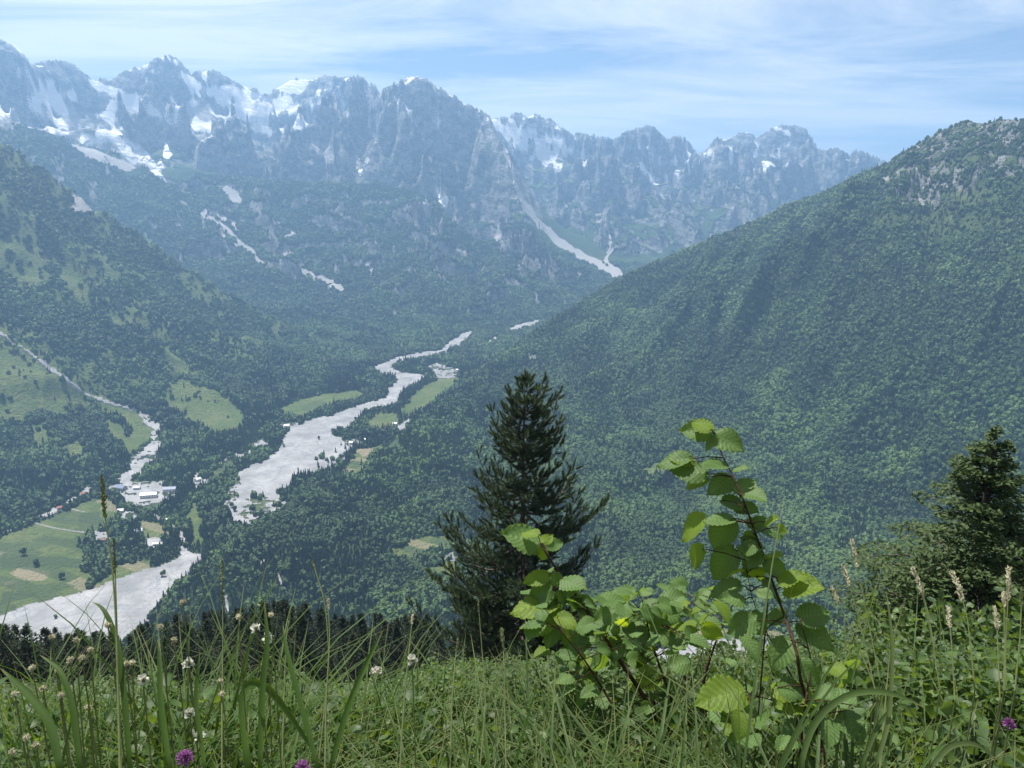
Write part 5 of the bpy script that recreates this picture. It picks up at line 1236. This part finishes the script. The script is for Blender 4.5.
# wild flowers
def flower(px, py, depth, foot, label, kind, size, seed, name='wildflower', cat='flower', group=None):
    r = np.random.default_rng(seed); P1 = at3(px, py, depth); P0 = at3(foot[0], foot[1], depth + .02); g = float(hz(P0[0], P0[1])); P0[2] = g - .02
    mid = (P0 + P1) / 2 + [r.uniform(-.02, .02), 0, .02]; t = np.linspace(0, 1, 12)[:, None]; Q = (1 - t) ** 2 * P0 + 2 * t * (1 - t) * mid + t ** 2 * P1
    S = Buf(); Hd = Buf(); tube(S, Q, np.linspace(.0016, .0008, 12), 5); ax = norm(Q[-1] - Q[-3]); n = {'bud': 46, 'clover': 130, 'white': 26}[kind]
    D = norm(r.normal(0, 1, (n, 3)) + ax * {'bud': .5, 'clover': .5, 'white': 1.0}[kind]); fr = frames(D, r.uniform(0, 6.28, n)); w = {'bud': .22, 'clover': .16, 'white': .45}[kind]
    tm = (np.array([[-w / 2, 0, .1], [w / 2, 0, .1], [w * .6, .05, .75], [0, 0, 1.0], [-w * .6, .05, .75]]), None)
    v = tm[0]; f = np.array([[0, 1, 2], [0, 2, 3], [0, 3, 4]]); stamp(Hd, (v, f), np.tile(P1, (n, 1)), fr, size * r.uniform(.8, 1.1, n))
    v, f = ico(2); v = v * (1 + .12 * r.standard_normal((len(v), 1)))
    (Hd if kind == 'bud' else S).add(v * size * (.62 if kind == 'bud' else .35) + P1 - ax * size * .05, f)
    base = np.array([P0[0], P0[1], g]); e = tag(empty(name, tuple(base)), label, cat, group); Mx = __import__('mathutils').Matrix.Translation(tuple(-base))
    for nm, b, m in (('stem', S, M_STALK), ('flower_head', Hd, {'bud': M_SEED, 'clover': M_PURPLE, 'white': M_WHITE}[kind])):
        o = link(nm, b.mesh('flower_' + nm, m, False), parent=e); o.matrix_parent_inverse = Mx
M_PURPLE = leaf_mat('clover petal', (.20, .06, .20), (.36, .15, .34), .3, scale=80, big=0, objrand=False); M_WHITE = leaf_mat('white petal', (.45, .46, .36), (.65, .65, .55), .3, scale=80, big=0, objrand=False)
flower(1009, 724, 1.35, (1006,768), 'pink purple clover head near the right edge', 'clover', .009, 1, 'clover')
flower(185, 758, .95, (182,800), 'purple flower at the bottom in the left grass', 'clover', .0095, 2, 'clover'); flower(302, 768, .95, (300,800), 'purple flower cut by the bottom edge below the arching blade', 'clover', .009, 3, 'clover')
BUDS = [(160,627,(150,720),'round pale bud highest of those in front of the dark pines'),(174,640,(166,730),'round bud just right of and below the highest bud'),(183,602,(176,720),'small bud before the lower river wood'),(52,637,(40,730),'bud on a forked stem at the left edge of the gravel'),(76,640,(60,735),'bud pointing right at the tip of a side stem'),
 (70,660,(62,740),'pale bud on the thick stalk below the forked ones'),(32,668,(40,740),'bud low at the left edge'),(43,688,(48,750),'drooping bud in the left grass'),(61,695,(66,750),'bud right of the drooping one'),(90,650,(80,740),'bud cluster over the dark tree gap, upper'),(82,658,(76,745),'bud cluster over the dark tree gap, lower'),(108,625,(90,735),'small bud over the gravel edge'),
 (126,664,(118,745),'left one of two buds side by side'),(132,663,(124,748),'right one of two buds side by side'),(220,681,(222,750),'round bud right of the pale flower cluster, upper'),(222,694,(226,755),'round bud right of the pale flower cluster, lower'),(238,617,(226,730),'bud on a thin stem under the forest clearing'),(271,615,(264,730),'tiny bud above the leaf whorl'),(88,707,(90,755),'cream bud low in the left grass'),(15,694,(20,750),'cream bud at the far left'),
 (26,738,(30,768),'pale bud in the bottom left corner'),(12,752,(16,790),'lowest pale bud in the corner'),(36,745,(40,790),'second pale bud in the corner'),(58,670,(52,745),'bud half way up the left stems')]
for i, (px, py, ft, lab) in enumerate(BUDS): flower(px, py, 1.02 + .02 * (i % 5), ft, lab, 'bud', .0048, 40 + i, 'wildflower', 'flower bud', 'pale flower buds on thin stems')
WF = [(188,664,(184,740),'white flower cluster in front of the dark pines'),(143,680,(140,745),'small white flower left of the big cluster'),(199,737,(196,775),'white blossom low in the grass'),(190,714,(190,765),'white blossom under the star shaped leaf'),(256,629,(256,730),'cream flower cluster over the pine tops'),(268,638,(270,735),'cream flower beside the pine top cluster'),(412,660,(410,740),'cream flower left of the tall pine')]
for i, (px, py, ft, lab) in enumerate(WF): flower(px, py, 1.1, ft, lab, 'white', .0085, 80 + i, 'wildflower', 'flower', 'small white flowers in the grass')
print('foreground', time.time() - T0)
# ------------------------------------------------------------------ camera, light, sky, haze
cam = bpy.data.cameras.new('camera'); cam.sensor_width = 36; cam.lens = 36 * F / 1024
cam.clip_start = .05; cam.clip_end = 60000
co = bpy.data.objects.new('camera', cam); col.objects.link(co); sc.camera = co
co.location = (0, 0, CAMZ); co.rotation_euler = (PI / 2 - PITCH, 0, 0)
SUN_EL, SUN_AZ = math.radians(66), math.radians(-42)      # azimuth from +Y towards +X
sl = bpy.data.lights.new('sun', 'SUN'); sl.energy = 4.8; sl.angle = math.radians(.55); sl.color = (1, .95, .88)
so = bpy.data.objects.new('sun', sl); col.objects.link(so)
so.rotation_euler = (PI / 2 - SUN_EL, 0, PI - SUN_AZ)
w = bpy.data.worlds.new('World'); sc.world = w; w.use_nodes = True
t = NT('', w.node_tree)
sky = t.n('ShaderNodeTexSky', sky_type='NISHITA', sun_disc=False, sun_elevation=SUN_EL, sun_rotation=SUN_AZ, altitude=1500.0, air_density=1.0, dust_density=1.0, ozone_density=1.0)
tc = t.n('ShaderNodeTexCoord').outputs['Generated']
s3 = t.n('ShaderNodeSeparateXYZ', i={0: tc})
zz = t.math('MAXIMUM', s3.outputs[2], .03)
cx = t.math('DIVIDE', s3.outputs[0], t.math('ADD', zz, .12)); cy = t.math('DIVIDE', s3.outputs[1], t.math('ADD', zz, .12))
cv = t.n('ShaderNodeCombineXYZ', i={0: t.math('MULTIPLY', cx, .55), 1: t.math('MULTIPLY', cy, 1.6), 2: 0.0}).outputs[0]
n1 = t.noise(cv, 1.1, 9, .66, 1.1); n2 = t.noise(cv, .45, 3, .5, .4)
cl = t.math('MULTIPLY', t.rng(t.math('ADD', t.math('MULTIPLY', n1, .6), t.math('MULTIPLY', n2, .55)), .475, .65), .86)
skyc = t.mix(cl, sky.outputs[0], (9.2, 9.4, 9.7))
bg = t.n('ShaderNodeBackground', i={'Color': skyc, 'Strength': .052})
wo = t.t.nodes.new('ShaderNodeOutputWorld'); t.t.links.new(bg.outputs[0], wo.inputs['Surface'])

top = float(H.max()) + 15
bpy_me = bpy.data.meshes.new('haze')
x0, x1, y0, y1, z0, z1 = -9200, 9200, -200, 11900, -60, top
bpy_me.from_pydata([(x, y, z) for x in (x0, x1) for y in (y0, y1) for z in (z0, z1)], [], [(0, 1, 3, 2), (4, 6, 7, 5), (0, 4, 5, 1), (2, 3, 7, 6), (0, 2, 6, 4), (1, 5, 7, 3)])
hm = bpy.data.materials.new('haze'); hm.use_nodes = True; hm.node_tree.nodes.clear()
pv = hm.node_tree.nodes.new('ShaderNodeVolumePrincipled'); pv.inputs['Color'].default_value = (.35, .62, 1, 1); pv.inputs['Density'].default_value = 1.22e-4; pv.inputs['Anisotropy'].default_value = .3
oo = hm.node_tree.nodes.new('ShaderNodeOutputMaterial'); hm.node_tree.links.new(pv.outputs[0], oo.inputs['Volume'])
link('haze', bpy_me, hm, kind='stuff', label='thin blue haze filling the whole valley air')

sc.view_settings.view_transform = 'Standard'; sc.view_settings.look = 'None'; sc.view_settings.exposure = 1.15; sc.view_settings.gamma = 1.0
sc.render.engine = 'CYCLES'
cy_ = sc.cycles
cy_.use_denoising = True; cy_.max_bounces = 6; cy_.diffuse_bounces = 2; cy_.glossy_bounces = 1; cy_.transmission_bounces = 3; cy_.transparent_max_bounces = 6; cy_.volume_bounces = 0
cy_.use_adaptive_sampling = True; cy_.adaptive_threshold = .01
cy_.caustics_reflective = False; cy_.caustics_refractive = False
print('done', time.time() - T0)
